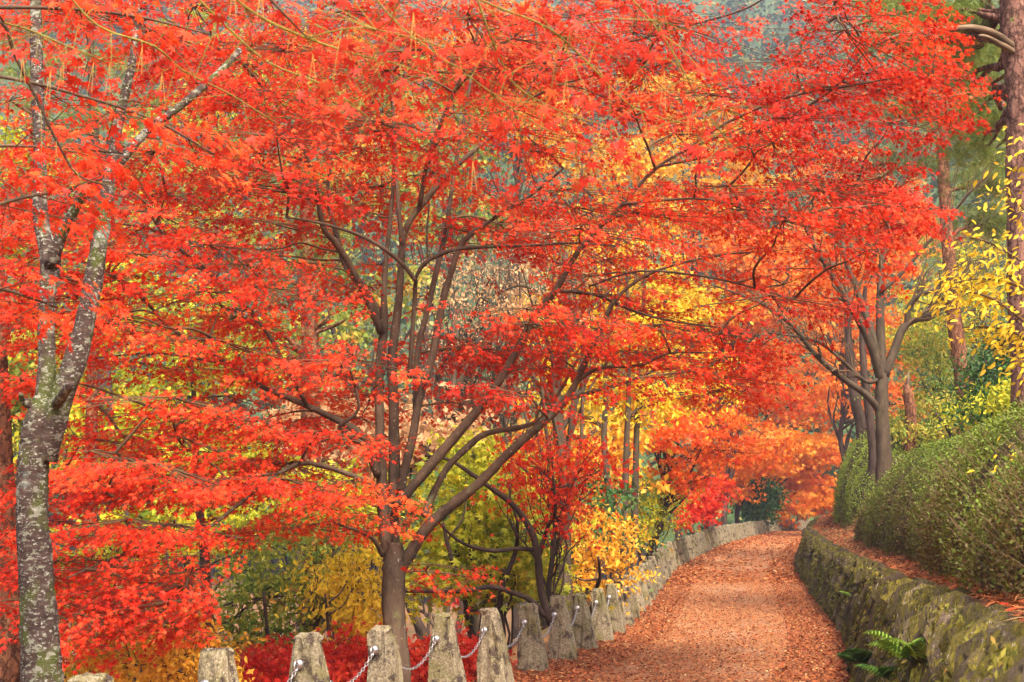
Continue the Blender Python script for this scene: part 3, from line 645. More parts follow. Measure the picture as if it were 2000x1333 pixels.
# ------------------------------------------------------------------ maple overhanging from outside the frame, top left
fgb = gp(-2.7, 2.6, -.1)
fg = thing('overhanging_maple', 'scarlet maple boughs with yellow green twigs hanging in from above, closest to the viewer', 'tree', fgb)
m = MB(); p, r = smooth_line(np.array([fgb, (-2.65, 2.6, 1.2), (-2.5, 2.7, 2.4), (-2.2, 2.8, 3.3), (-1.7, 3.0, 3.7)]), np.array([.13, .11, .09, .06, .035])); m.tube(p, r, 12, .04); m.build('trunk', M['maplebark'], fg); FT = p
FL = [([(415, -40, 5), (500, 28, 5), (600, 75, 5), (690, 105, 4), (760, 122, 3), (850, 150, 2)], 3.0, 3.2, 'gtwig'), ([(600, 75, 3), (690, 55, 3), (780, 68, 3), (870, 95, 2)], 3.0, 3.0, 'gtwig'),
      ([(-20, 30, 8), (12, 55, 8), (30, 110, 7), (70, 190, 6), (110, 275, 5), (150, 340, 4), (205, 362, 3)], 4.0, 4.4, 'maplebark'), ([(8, 45, 4), (60, 60, 4), (130, 90, 3), (180, 110, 3), (240, 140, 2)], 4.0, 4.2, 'gtwig'),
      ([(110, -40, 4), (190, 50, 4), (300, 90, 4), (360, 140, 3), (450, 185, 3), (545, 245, 2)], 3.8, 4.4, 'gtwig'), ([(360, -30, 4), (430, 40, 4), (520, 120, 3), (640, 170, 3), (720, 230, 2)], 3.6, 4.0, 'gtwig'),
      ([(860, -40, 4), (960, 10, 4), (1070, 55, 4), (1150, 125, 3), (1230, 205, 2), (1320, 240, 2)], 3.0, 3.4, 'gtwig'), ([(920, -40, 4), (950, 50, 4), (975, 110, 3), (1010, 170, 3), (1100, 220, 2), (1200, 250, 2)], 3.4, 3.8, 'gtwig'),
      ([(1180, -60, 4), (1270, 40, 3), (1330, 130, 3), (1380, 220, 2), (1440, 300, 2)], 3.0, 3.2, 'gtwig'), ([(700, -50, 4), (760, 30, 3), (830, 90, 3), (930, 160, 2), (1060, 250, 2), (1190, 300, 1.5)], 3.2, 3.3, 'gtwig')]
lp, la, ln, ls, lt = [], [], [], [], []
for L_, d0, d1, mk in FL:
    p, r = limb(fg, 'bough', L_, d0, d1, M[mk], 7, ks=.55)
    st = FT[int(len(FT) * .8)] if p[0][0] < 0 else FT[-1]
    q, rr = wander(st, p[0], .03, r[0], 6, .05, .08); q, rr = smooth_line(q, rr, 3); mm = MB(); mm.tube(q, rr, 6); mm.build('bough', M['maplebark'], fg)
    k = 30; i = rng.integers(2, len(p), k); off = rng.normal(0, .085, (k, 3)) - np.array((0, 0, .03)); lp.append(p[i] + off)
    la.append(off * 6 + rng.normal(0, .3, (k, 3)) - np.array((0, 0, .6))); ln.append(np.array((0, -.6, .5)) + .7 * rng.normal(size=(k, 3))); ls.append(rng.uniform(.026, .041, k)); lt.append(np.clip(rng.normal(.5, .2, k), 0, 1))
    stw = MB()
    for a, b in zip(p[i], lp[-1]): stw.tube([a, (a + b) / 2 + (0, 0, .01), b], [.0016, .0012, .0009], 3, cap=False)
    kind(stw.build('petiole_cluster', M['gtwig'], fg), 'stuff')
for L_, d0, d1 in [([(-110, 150, 6), (0, 150, 5), (150, 185, 4), (300, 235, 3), (430, 310, 2)], 4.8, 5.6), ([(-110, 430, 6), (-20, 405, 5), (50, 385, 4), (130, 372, 3), (200, 350, 2)], 4.8, 5.4), ([(-110, 560, 5), (0, 565, 4), (110, 600, 2)], 4.9, 5.4), ([(-110, 20, 6), (60, 15, 5), (250, 30, 4), (420, 70, 2)], 4.8, 5.6), ([(-110, 290, 5), (0, 285, 4), (130, 290, 3), (240, 300, 2)], 4.8, 5.5)]:
    p, r = limb(fg, 'bough', L_, d0, d1, M['maplebark'], 7, ks=.8); q, rr = wander(FT[int(len(FT) * .6)], p[0], .03, r[0], 6, .04, .05); q, rr = smooth_line(q, rr, 3); mm = MB(); mm.tube(q, rr, 6); mm.build('bough', M['maplebark'], fg)
    k = 9; i = rng.integers(len(p) // 3, len(p), k); b = p[i] + rng.normal(0, 1, (k, 3)) * np.array((.16, .16, .05)); a = rng.normal(0, .9, k); d = np.stack([np.cos(a), np.sin(a), rng.normal(-.05, .12, k)], 1); Ls = rng.uniform(.22, .42, k)
    stw = MB()
    for u_, v_, w_, l_ in zip(p[i], b, d, Ls): stw.tube([u_, v_, v_ + w_ * l_ * .5 - (0, 0, .06 * l_), v_ + w_ * l_ - (0, 0, .25 * l_)], [.0035, .0025, .0018, .001], 3, cap=False)
    kind(stw.build('twigwork', M['twig'], fg), 'stuff')
    kind(link('crown', leaf_mesh('crown', T7, *spray_leaves(b, d, Ls, 20, .043, np.clip(rng.normal(.55, .15, k), 0, 1)), M['red']), fg), 'stuff')
single_leaves(fg, T7, M['fgred'], *[np.concatenate(a) for a in (lp, la, ln, ls, lt)])
nd = MB()
for k in range(18):
    i = rng.integers(len(FL)); p = lp[i][rng.integers(30)]; l = rng.uniform(.07, .12); s = rng.normal(0, .006)
    for e in (-1, 1): nd.tube([p, p + np.array((s + e * .008, 0, -l))], [.0012, .0007], 3, cap=False)
kind(nd.build('caught_needles', noisy('dry_needle', [(.3, (.50, .24, .06)), (.7, (.62, .36, .10))], 3, bump=0), fg), 'stuff')

# ------------------------------------------------------------------ trees and shrubs beyond the posts, left side and valley
tree('small_red_maple', 'small dark stemmed red maple right behind the ninth granite post, lower than the big maple', (1076, 15.2), .05,
     [(1090, 940, 110, 70, 15.2), (1000, 900, 60, 40, 15.6, 1500), (1150, 890, 60, 40, 15.4, 1500), (1110, 1010, 60, 40, 15, 1500), (1060, 860, 80, 30, 15.6, 1500)], 'red', 2300, .052, 'darkbark', T5, clump=20, csize=.26)
sm = bpy.data.objects['small_red_maple']
for L_ in [[(1076, 1220, 10), (1056, 1150, 9), (1050, 1085, 9), (1036, 1035, 8), (1000, 985, 7), (940, 940, 6), (880, 900, 4), (830, 890, 3)], [(1046, 1075, 6), (1010, 1072, 5), (960, 1076, 5), (905, 1062, 4), (865, 1030, 3), (850, 1010, 2)],
           [(1052, 1090, 6), (1070, 1030, 5), (1085, 1000, 4), (1080, 930, 3)], [(1078, 1215, 8), (1035, 1172, 7), (1000, 1158, 6), (960, 1147, 6), (900, 1155, 5), (800, 1155, 4), (700, 1152, 3), (650, 1140, 2)]]:
    limb(sm, 'limb', L_, 15.2, 14.6, M['darkbark'], 8, ks=.8)
tree('low_red_maple', 'low spreading mound of bright red maple leaves seen between the nearest granite posts', (720, 13.8), .05,
     [(560, 1310, 110, 45, 13), (700, 1290, 110, 50, 13.4), (860, 1290, 80, 55, 13.8), (940, 1275, 40, 40, 14.2), (480, 1345, 70, 40, 12.6)], 'fgred', 9000, .06, 'darkbark', T5, flat=.3, clump=24, csize=.26)
tree('yellow_green_shrub', 'yellow green leafy shrub tree with tiered leaves behind the main trunk, right of it', (960, 17), .06,
     [(960, 960, 110, 60, 17), (900, 1060, 90, 60, 17), (1000, 1100, 90, 60, 16.6), (880, 1130, 70, 40, 16.4), (940, 880, 80, 40, 17.4)], 'ygreen', 5200, .095, 'darkbark', T5, stems=3, clump=18, csize=.36)
tree('yellow_bush', 'golden yellow bush at the foot of the grey lichened trunk behind the posts', (1150, 19.5), .05,
     [(1120, 1100, 70, 55, 19), (1170, 1040, 60, 60, 19.6), (1190, 1110, 50, 40, 19.4), (1040, 1120, 50, 40, 18.6)], 'yorange', 2600, .10, 'darkbark', TE, stems=3)
tree('grey_trunked_tree', 'tree with thick grey green lichened trunk leaning behind the ninth post', (1105, 17.3), .13,
     [(1060, 560, 160, 70, 18), (1150, 470, 150, 70, 19)], 'beige', 1500, .07, 'greybark', TD, bare=8, limb_r=.3)
tree('golden_shrub', 'bright golden yellow shrub left of the main trunk above the red mound', (690, 14.6), .04,
     [(690, 1170, 75, 50, 14.4), (660, 1120, 50, 50, 14.8), (700, 1215, 70, 30, 14.2), (740, 1100, 40, 40, 15)], 'yellow', 2600, .085, 'darkbark', TE, stems=3)
tree('green_shrub', 'green and rust leaved thicket left of the main trunk behind the nearest posts', (560, 15.6), .05,
     [(520, 1090, 120, 70, 15.5), (620, 1040, 100, 60, 16), (480, 1190, 110, 70, 15), (600, 1170, 100, 60, 15.4), (560, 1260, 140, 50, 14.8)], 'green', 5500, .085, 'darkbark', TE, stems=4)
tree('green_shrub', 'yellowing green shrub high behind the thicket, under the low left maple bough', (640, 18.6), .06,
     [(640, 960, 120, 60, 18.5), (560, 1010, 100, 50, 18.5), (430, 1040, 110, 60, 18), (720, 1030, 60, 60, 18)], 'ygreen', 3800, .10, 'darkbark', TE, stems=3)
tree('amber_shrub', 'amber leaved shrub behind the second granite post at the lower left', (330, 11.6), .04,
     [(330, 1290, 120, 50, 11.4), (420, 1270, 70, 50, 11.8), (230, 1260, 90, 50, 11.8), (300, 1340, 140, 40, 11)], 'yorange', 2600, .075, 'darkbark', TE, stems=3)
tree('amber_shrub', 'yellow green and amber shrub behind the lichened trunk at far lower left', (130, 14.5), .05,
     [(200, 1130, 120, 80, 14.5), (60, 1080, 90, 90, 14.5), (160, 1260, 140, 70, 14), (20, 1250, 70, 80, 13.6)], 'ygreen', 3600, .09, 'darkbark', TE, stems=3)
# slim trunks among the thicket
def bole(name, label, pts, Y, mat, r_scale=1., crown=None, cat='tree'):
    fx = at(pts[0][0], 1065, Y)[0]; b = np.array(gp(fx, Y, -.1)); t = thing(name, label, cat, b)
    p = np.array([b] + [at(a, c, Y) for a, c, r in pts]); r = np.array([pts[0][2] * 1.15] + [q[2] for q in pts]) * Y / F * r_scale
    p, r = smooth_line(p, r, 5); m = MB(); m.tube(p, r, 12, .05); m.build('trunk', M[mat], t); return t, p, r
def add_crown(t, ells, mat, n, size, tpl=TD, bark='greybark', stubs=None, **kw):
    E = [(at(e[0], e[1], e[4]), e[2] * e[4] / F, max(.4, .8 * e[2] * e[4] / F), e[3] * e[4] / F, e[5] if len(e) > 5 else e[2] * e[3]) for e in ells]
    if stubs is not None:
        lm = MB()
        for c, rx, ry, rz, _ in E:
            i = np.argmin(np.linalg.norm(stubs[0] - (c - np.array((0, 0, .5 * abs(c[0] - stubs[0][:, 0].mean())))), axis=1)); s = stubs[0][i]
            for q in range(3):
                p, r = wander(s, c + unit(1)[0] * .6 * np.array((rx, ry, rz)), stubs[1][i] * .35, .008, 6, .07, .05); p, r = smooth_line(p, r, 3); lm.tube(p, r, 5)
        kind(lm.build('branchwork', M[bark], t), 'stuff')
    a = clump_crown(E, n, size, **kw); kind(link('crown', leaf_mesh('crown', tpl, *a, M[mat]), t), 'stuff')
t, p, r = bole('slender_tree', 'slender brown trunk rising right above the second granite post', [(412, 1290, 10), (404, 1180, 10), (398, 1060, 9), (385, 950, 7), (380, 800, 5), (370, 650, 4)], 13.6, 'darkbark'); add_crown(t, [(380, 700, 140, 80, 13.8), (330, 820, 120, 60, 13.8)], 'ygreen', 1200, .06, stubs=(p, r), bark='darkbark')
t, p, r = bole('slender_tree', 'stout brown trunk half hidden by red leaves right of the lichened tree', [(170, 1290, 17), (172, 1180, 16), (176, 1080, 15), (178, 900, 13), (180, 640, 9)], 15.4, 'pinelow'); add_crown(t, [(230, 560, 140, 90, 16), (120, 640, 120, 80, 16)], 'ygreen', 1600, .07, stubs=(p, r), bark='darkbark')
t, p, r = bole('brown_tree', 'thick brown trunk cut by the left frame edge behind the lichened tree', [(20, 1300, 40), (8, 1100, 32), (2, 900, 22), (-4, 700, 18), (-8, 420, 12)], 12.6, 'pinelow'); add_crown(t, [(-60, 300, 160, 120, 13), (40, 480, 90, 60, 13.2)], 'ygreen', 1500, .07, stubs=(p, r), bark='darkbark')
def pine(name, label, pts, Y, mat, pads, n=700, size=.16, upper=None):
    t, p, r = bole(name, label, pts, Y, mat)
    add_crown(t, pads, 'pine', n, size, TN, bark=mat, stubs=(p, r), clump=14, csize=.40, flat=.3, hollow=.2); return t, p, r
pine('red_pine', 'pine with salmon trunk standing behind the maple, left of its stems', [(612, 1100, 20), (608, 900, 20), (606, 760, 19), (604, 600, 17), (600, 480, 15), (596, 300, 11), (592, 100, 7)], 19.5, 'pinelow', [(520, 650, 70, 25, 19), (690, 610, 70, 25, 19.4), (560, 560, 80, 22, 20), (650, 480, 80, 30, 19.6), (560, 330, 110, 40, 19.6), (640, 200, 110, 40, 19.6)], 900)
pine('green_pine', 'green needled pine glimpsed behind the lichened tree at upper left', [(215, 1000, 16), (200, 700, 15), (195, 480, 13), (188, 330, 11), (180, 180, 8), (175, 40, 6)], 24, 'darkbark', [(90, 130, 90, 35, 23), (240, 110, 90, 30, 24), (130, 230, 110, 35, 24), (270, 215, 80, 30, 24), (60, 330, 100, 35, 23.4), (220, 330, 90, 30, 24), (110, 30, 110, 35, 24), (300, 560, 120, 40, 24), (120, 480, 110, 40, 24)], 2000, .19)

# three slim poles and the yellow crowns above them
for k, (x0, x1, lab) in enumerate([(1198, 1180, 'slim pale trunk, left of three young trees beside the posts, yellow crown'), (1219, 1224, 'slim pale trunk in the middle of three young trees beside the posts'), (1238, 1243, 'slim brown trunk, right of three young trees beside the posts')]):
    t, p, r = bole('young_tree', lab, [(x0, 1110, 7), (x0 + (x1 - x0) * .3, 1000, 7), (x1, 860, 6), (x1 + 4, 760, 5), (x1 - 6 + 8 * k, 640, 4), (x1 + 20 * (k - 1), 500, 3)], 24.4 + .4 * k, 'greybark')
    t['group'] = 'young trees beside the posts'
    add_crown(t, [[(1130, 720, 100, 50, 24.5), (1160, 640, 90, 40, 25), (1100, 790, 70, 30, 24.5)], [(1230, 740, 90, 45, 25.5), (1210, 640, 90, 45, 25), (1260, 800, 60, 25, 25)], [(1330, 770, 100, 40, 25.6), (1330, 690, 100, 40, 26), (1300, 610, 90, 30, 26)]][k], 'yellow', 2400, .12, TE, stubs=(p, r))
tree('orange_maple', 'orange red maple leaning over the posts right of the three slim trunks', (1272, 34.5), .10,
     [(1330, 850, 100, 32, 32), (1290, 800, 70, 25, 32), (1400, 830, 90, 30, 33), (1420, 880, 90, 25, 33.5), (1350, 920, 60, 35, 33)], 'redorange', 5200, .09, 'darkbark', T3, clump=24, flat=.3)
tree('yellow_green_bush', 'yellow green bush beside the posts right of the three slim trunks', (1268, 34), .05,
     [(1285, 950, 55, 55, 34), (1255, 1010, 55, 50, 33), (1315, 960, 40, 40, 36), (1300, 1010, 30, 30, 36.5)], 'ygreen', 4200, .10, 'darkbark', TE, stems=3)
tree('red_bush', 'small crimson maple bush beside the far posts left of the dark green bush', (1368, 43), .06,
     [(1365, 980, 45, 30, 42), (1395, 950, 30, 25, 43), (1350, 1010, 30, 15, 41)], 'red', 2600, .11, 'darkbark', T3, stems=2)
tree('dark_evergreen', 'dense dark green evergreen bush at the far bend of the path', (1480, 71), .08,
     [(1480, 985, 42, 30, 70), (1475, 950, 32, 32, 70), (1505, 965, 20, 25, 70)], 'dgreen', 5200, .17, 'darkbark', TD, csize=.45)
FARM = [('orange maple glowing at the far end of the path, right of the dark evergreen', 1508, 84, [(1565, 930, 55, 45, 78), (1590, 880, 60, 30, 78), (1540, 985, 50, 25, 76), (1600, 960, 40, 40, 78)], 'coral'),
        ('coral red maple above the dark evergreen at the far bend', 1440, 68, [(1450, 890, 80, 30, 66), (1500, 860, 70, 30, 67), (1420, 940, 40, 40, 65), (1480, 910, 70, 20, 66)], 'coral'),
        ('tall orange maple spreading high over the far bend', 1488, 77, [(1560, 800, 90, 40, 74), (1500, 760, 90, 35, 74), (1600, 740, 80, 40, 75), (1560, 690, 90, 30, 75), (1540, 860, 90, 25, 74)], 'coral'),
        ('yellow orange tree behind the far bend, left of the tall orange maple', 1410, 62, [(1430, 740, 90, 40, 62), (1390, 690, 80, 40, 62), (1420, 810, 80, 30, 62)], 'orange'),
        ('amber tree rising behind the bare grey tree on the right bank', 1650, 58, [(1660, 640, 110, 60, 58), (1720, 540, 110, 60, 58), (1620, 560, 90, 50, 58), (1740, 660, 80, 60, 57), (1690, 740, 90, 50, 57), (1750, 790, 60, 40, 56)], 'orange'),
        ('orange crowned tree at upper right behind the second pine', 1720, 66, [(1690, 400, 110, 60, 66), (1760, 450, 90, 60, 66), (1650, 330, 80, 40, 66)], 'orange'),
        ('amber yellow tree filling the gap right of the upper maple stems', 1200, 46, [(1220, 350, 120, 60, 46), (1130, 300, 100, 50, 46), (1300, 300, 100, 60, 47), (1240, 420, 130, 40, 46), (1060, 230, 90, 50, 47)], 'yorange'),
        ('golden tree behind the right maple stems above the young trees', 1210, 38, [(1260, 560, 110, 50, 38), (1170, 500, 110, 50, 38), (1350, 600, 90, 40, 39), (1100, 600, 90, 40, 37)], 'yellow'),
        ('tall orange tree high in the gap above the middle of the maple crown', 1010, 56, [(1010, 190, 130, 60, 56), (940, 110, 120, 60, 56), (1090, 120, 110, 50, 57), (1000, 40, 140, 50, 57)], 'orange'),
        ('tall pale yellow tree high behind the right half of the maple crown', 1330, 60, [(1350, 200, 130, 60, 60), (1440, 260, 120, 50, 60), (1260, 170, 110, 50, 60), (1500, 330, 110, 50, 59), (1400, 380, 120, 50, 59)], 'yorange'),
        ('tall yellow green tree high behind the left half of the maple crown', 420, 50, [(420, 220, 150, 70, 50), (300, 300, 130, 70, 50), (540, 150, 140, 60, 51), (330, 420, 140, 60, 49), (480, 60, 150, 50, 51)], 'ygreen'),
        ('orange tree behind the left limbs of the bare grey tree', 1385, 53, [(1480, 530, 110, 55, 50), (1400, 470, 100, 50, 50), (1570, 480, 90, 55, 51), (1530, 600, 90, 40, 50), (1440, 610, 80, 35, 50)], 'orange'),
        ('tall amber tree behind the maple stems left of centre', 720, 52, [(720, 220, 140, 70, 52), (640, 120, 130, 60, 53), (760, 90, 130, 60, 53), (660, 330, 130, 60, 52), (780, 330, 110, 60, 52)], 'yorange')]
for lab, fx, Y, E, mk in FARM: tree('autumn_tree', lab, (fx, Y), .17, E, mk, 5200, .17 * Y / 66 + .03, 'darkbark', T3, csize=.62, clump=30, flat=.35)
tree('bare_tan_tree', 'nearly bare many stemmed tree with pale tan leaves in the gap between maple stems', (950, 27), .14,
     [(930, 560, 130, 80, 27), (1010, 520, 110, 70, 27.5), (880, 660, 110, 50, 27), (1040, 620, 90, 60, 27), (980, 720, 140, 60, 27.5), (1000, 820, 130, 60, 28)], 'beige', 5200, .07, 'greybark', TE, stems=5, bare=6, csize=.5, clump=16)
for lab, fx, Y, E, mk in [('tan and orange undergrowth tree behind the main trunk', 840, 26, [(700, 900, 110, 70, 26), (840, 850, 120, 60, 26), (640, 820, 110, 60, 27)], 'beige'),
                          ('pale green tree showing through the maple at left centre', 330, 32, [(330, 600, 140, 60, 32), (430, 700, 140, 60, 32), (240, 780, 130, 60, 31), (380, 850, 140, 60, 31)], 'ygreen'),
                          ('yellow green tree low behind the left maple boughs', 330, 24, [(280, 900, 140, 60, 24), (430, 900, 120, 50, 24), (200, 820, 120, 60, 24.5), (330, 1000, 150, 60, 23.5)], 'ygreen'),
                          ('green tree high behind the maple at left of its upper stems', 560, 40, [(560, 460, 160, 90, 40), (680, 360, 140, 80, 40), (460, 340, 130, 70, 41), (760, 560, 110, 70, 40), (600, 680, 160, 80, 39)], 'green'),
                          ('green and tan tree behind the upper maple stems', 880, 44, [(900, 420, 120, 60, 44), (860, 300, 120, 60, 45), (800, 170, 130, 60, 46), (960, 180, 120, 50, 46)], 'green'),
                          ('amber undergrowth tree beyond the yellow shrub near the posts', 1060, 30, [(1060, 880, 110, 60, 30), (1140, 920, 90, 60, 30), (1170, 850, 80, 40, 31), (1090, 990, 90, 50, 29)], 'yorange'),
                          ('dark green undergrowth tree behind the posts and the yellow bush', 1130, 23, [(1080, 1040, 90, 60, 22.5), (1160, 980, 80, 60, 23), (1000, 1010, 80, 60, 22.5), (880, 1000, 90, 70, 22)], 'dgreen'),
                          ('olive tree at the left edge behind the lichened fork', 60, 30, [(40, 700, 120, 90, 30), (140, 780, 120, 70, 30), (20, 860, 100, 60, 30)], 'green')]:
    tree('background_tree', lab, (fx, Y), .12, E, mk, 4600, (.125 + .0022 * Y) * (.6 if mk == 'dgreen' else 1), 'darkbark', TD, stems=2, csize=.5, clump=26)

# ------------------------------------------------------------------ right bank: hedge, trees
def hedge(name, label, y0, y1, hfun, n, u0=4.30, u1=7.3, tonebase=.0, endr=1.6):
    mid = (y0 + y1) / 2; t = thing(name, label, 'hedge', gp(float(XL(mid)) + 5, mid))
    def surf(yv, q):
        e = np.clip(np.minimum(yv - y0, y1 - yv) / endr, 0, 1); e = np.sqrt(1 - (1 - e) ** 2)
        h = 1.1 + (hfun(yv) - 1.1) * e; a = q * math.pi * .78
        uc = (u0 + u1) / 2; u = uc - np.cos(a) * (u1 - u0) / 2 * (.75 + .25 * e); z = 1.1 + (h - 1.1) * np.sin(np.minimum(a, 1.75)) ** .92
        z = np.where(a > 1.75, z * 1. , z)
        b = .10 * np.sin(yv * 2.1 + q * 4) + .07 * np.sin(yv * 4.7 - q * 7)
        return np.stack([XL(yv) + .35 * DW(yv) + u - .5 * b, yv, ZP(yv) + z + b * np.sin(a)], -1)
    Yg, Qg = np.meshgrid(np.linspace(y0 + .08, y1 - .08, 90), np.linspace(0.01, .99, 16), indexing='ij')
    v = surf(Yg, Qg); v[..., 0] += .10; v[..., 2] -= .09
    i = np.arange(90 * 16).reshape(90, 16); q = np.stack([i[:-1, :-1], i[:-1, 1:], i[1:, 1:], i[1:, :-1]], -1).reshape(-1, 4)
    link('inner_growth', fast_mesh('inner_growth', v.reshape(-1, 3), q, M['hedgecore'], True), t)
    wts = rng.uniform(0, 1, n); yv = y0 + .05 + (y1 - y0 - .1) * wts ** 1.25; qv = rng.uniform(0, .8, n)
    p = surf(yv, qv); p += rng.normal(0, .03, p.shape) - np.array((-.02, 0, .02))
    patch = np.sin(yv * 1.7 + qv * 5) + np.sin(yv * .9 - qv * 9 + 2)
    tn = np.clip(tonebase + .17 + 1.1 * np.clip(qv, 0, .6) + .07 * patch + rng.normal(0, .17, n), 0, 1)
    ax = unit(n) + np.array((-.5, -.1, .6)); nr = unit(n) + np.array((-.5, -.2, .7))
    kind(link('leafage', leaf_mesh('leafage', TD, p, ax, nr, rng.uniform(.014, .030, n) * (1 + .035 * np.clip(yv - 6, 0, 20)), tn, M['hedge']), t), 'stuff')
    tw_ = MB()
    for k in range(420):
        yy = y0 + (y1 - y0) * rng.uniform(.02, .9) ** 1.3; a = surf(np.array(yy), np.array(rng.uniform(.02, .3))); b = a + np.array((-.06, rng.normal(0, .12), rng.uniform(.1, .3))); tw_.tube([a + (.1, 0, 0), b], [.004, .0015], 3, cap=False)
    kind(tw_.build('twigwork', M['twig'], t), 'stuff')
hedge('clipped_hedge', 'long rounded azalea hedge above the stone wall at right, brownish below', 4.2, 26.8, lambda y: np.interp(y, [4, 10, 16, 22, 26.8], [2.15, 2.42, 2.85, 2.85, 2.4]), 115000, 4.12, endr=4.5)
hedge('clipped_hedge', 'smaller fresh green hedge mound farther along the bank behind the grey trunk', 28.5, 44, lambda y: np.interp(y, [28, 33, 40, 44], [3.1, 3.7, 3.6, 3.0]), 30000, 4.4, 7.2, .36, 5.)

t, p, r = bole('grey_tree', 'bare limbed tree with smooth grey trunk standing between the two hedges', [(1727, 905, 15), (1724, 850, 14), (1722, 790, 13), (1722, 730, 12)], 27, 'greybark')
for L_, d1 in [([(1722, 745, 11), (1706, 690, 9), (1685, 640, 8), (1655, 590, 7), (1620, 530, 6), (1585, 470, 4), (1560, 410, 3), (1550, 340, 2)], 25.5), ([(1716, 800, 8), (1690, 770, 7), (1640, 735, 6), (1590, 690, 5), (1540, 630, 4), (1480, 590, 3), (1400, 560, 2)], 25.5),
               ([(1718, 700, 8), (1700, 640, 7), (1675, 570, 6), (1650, 500, 5), (1640, 420, 4), (1625, 330, 2)], 28), ([(1722, 740, 11), (1720, 660, 9), (1719, 580, 8), (1724, 500, 6), (1735, 430, 5), (1755, 370, 4), (1790, 310, 3), (1830, 260, 2)], 27.5),
               ([(1726, 735, 10), (1745, 690, 9), (1765, 640, 8), (1800, 620, 6), (1830, 608, 5), (1870, 560, 3), (1900, 500, 2)], 27), ([(1770, 640, 5), (1775, 600, 5), (1800, 575, 4), (1850, 560, 3), (1880, 540, 2)], 26.5),
               ([(1721, 570, 5), (1760, 535, 4), (1800, 490, 3), (1850, 430, 3), (1900, 370, 2), (1940, 330, 1.5)], 26.5), ([(1720, 740, 5), (1690, 745, 4), (1640, 700, 3), (1590, 665, 3), (1500, 650, 2)], 26), ([(1735, 430, 4), (1720, 360, 3), (1710, 290, 2), (1720, 220, 1.5)], 28)]:
    pl, rl = limb(t, 'limb', L_, 27, d1, M['greybark'], 7)
    tw2 = MB()
    for k in range(26):
        i = rng.integers(len(pl) // 3, len(pl)); d = (pl[min(i + 1, len(pl) - 1)] - pl[i - 1]); d /= np.linalg.norm(d); e = pl[i] + (d + unit(1)[0] * .8 + (0, 0, .3)) * rng.uniform(.4, 1.2)
        a, b = wander(pl[i], e, rl[i] * .45, .004, 5, .12); tw2.tube(a, b, 4, cap=False)
        for _ in range(2):
            j = rng.integers(1, 5); f_ = a[j] + (d + unit(1)[0]) * rng.uniform(.2, .5); tw2.tube([a[j], (a[j] + f_) / 2 + rng.normal(0, .04, 3), f_], [.006, .004, .002], 3, cap=False)
    kind(tw2.build('twigwork', M['twig'], t), 'stuff')
for lab, pts, Y in [('dark trunk left of the grey tree, nearest the orange maples', [(1683, 845, 11), (1672, 790, 11), (1664, 740, 10), (1658, 680, 8), (1655, 600, 6), (1650, 500, 4)], 33), ('thin blackish trunk with lichen spots just left of the grey tree', [(1704, 880, 8), (1697, 800, 9), (1688, 730, 7), (1684, 650, 6), (1690, 560, 4)], 30)]:
    t, p, r = bole('dark_tree', lab, pts, Y, 'darkbark'); add_crown(t, [(pts[-1][0], pts[-1][1] - 60, 90, 60, Y), (pts[-1][0] - 60, pts[-1][1] + 20, 70, 40, Y)], 'redorange', 900, .08, T3, stubs=(p, r), bark='darkbark')
b = gp(at(1785, 1065, 31)[0], 31, -.1); t = thing('tree_stump', 'broken orange brown dead stump among shrubs right of the grey trunk', 'stump', b)
p, r = smooth_line(np.array([b, at(1780, 815, 31), at(1774, 780, 31), at(1770, 752, 31)]), np.array([13, 11, 10, 8]) * 31 / F); m = MB(); m.tube(p, r * (1 + .1 * rng.normal(size=len(r))), 9, .08); m.build('snag', M['pinelow'], t)
m = MB(); m.tube([p[-3], p[-1] + (.05, 0, .15), p[-1] + (.08, 0, .34)], [.08, .05, .01], 5, .1); m.build('splinter', M['deadwood'], t)

t, p, r = pine('big_pine', 'massive pine trunk with scaly purplish bark cut by the right frame edge', [(2012, 900, 34), (2004, 640, 33), (2000, 480, 32), (1998, 330, 32), (1996, 200, 31), (1988, 80, 32), (1978, -40, 30), (1965, -300, 26)], 16.5, 'pinebark', [(1870, 30, 90, 30, 17), (1780, 70, 80, 25, 17.5), (1900, 190, 70, 28, 18.5), (1860, 120, 90, 28, 18.5), (1910, 290, 60, 28, 18.5), (1830, 10, 120, 30, 18), (1930, 240, 60, 40, 19), (1900, 90, 80, 40, 19)], 3000, .16)
limb(t, 'broken_limb', [(1985, 95, 11), (1945, 68, 10), (1905, 55, 9), (1860, 57, 8), (1810, 62, 7), (1760, 70, 6), (1715, 80, 4), (1690, 88, 2)], 16.4, 15.6, M['deadwood'], 10, .08, ks=.75)
limb(t, 'broken_limb', [(1985, 105, 9), (1950, 85, 8), (1925, 72, 6), (1912, 70, 3)], 16.4, 15.9, M['deadwood'], 8, .08, ks=.7)
pine('slim_pine', 'tall slim orange brown pine leaning on the bank, left of the massive pine', [(1890, 835, 17), (1880, 740, 16), (1866, 640, 15), (1855, 520, 13), (1846, 400, 12), (1840, 280, 12), (1834, 160, 11), (1830, 20, 10), (1826, -120, 8)], 30, 'pinelow', [(1900, 240, 90, 30, 30), (1780, 200, 70, 25, 31), (1920, 350, 80, 26, 30), (1810, 90, 90, 30, 31), (1900, 130, 90, 30, 31), (1760, 20, 90, 30, 31), (1930, 430, 70, 30, 31), (1780, 300, 70, 26, 32), (1870, 60, 90, 30, 32)], 4200, .24)
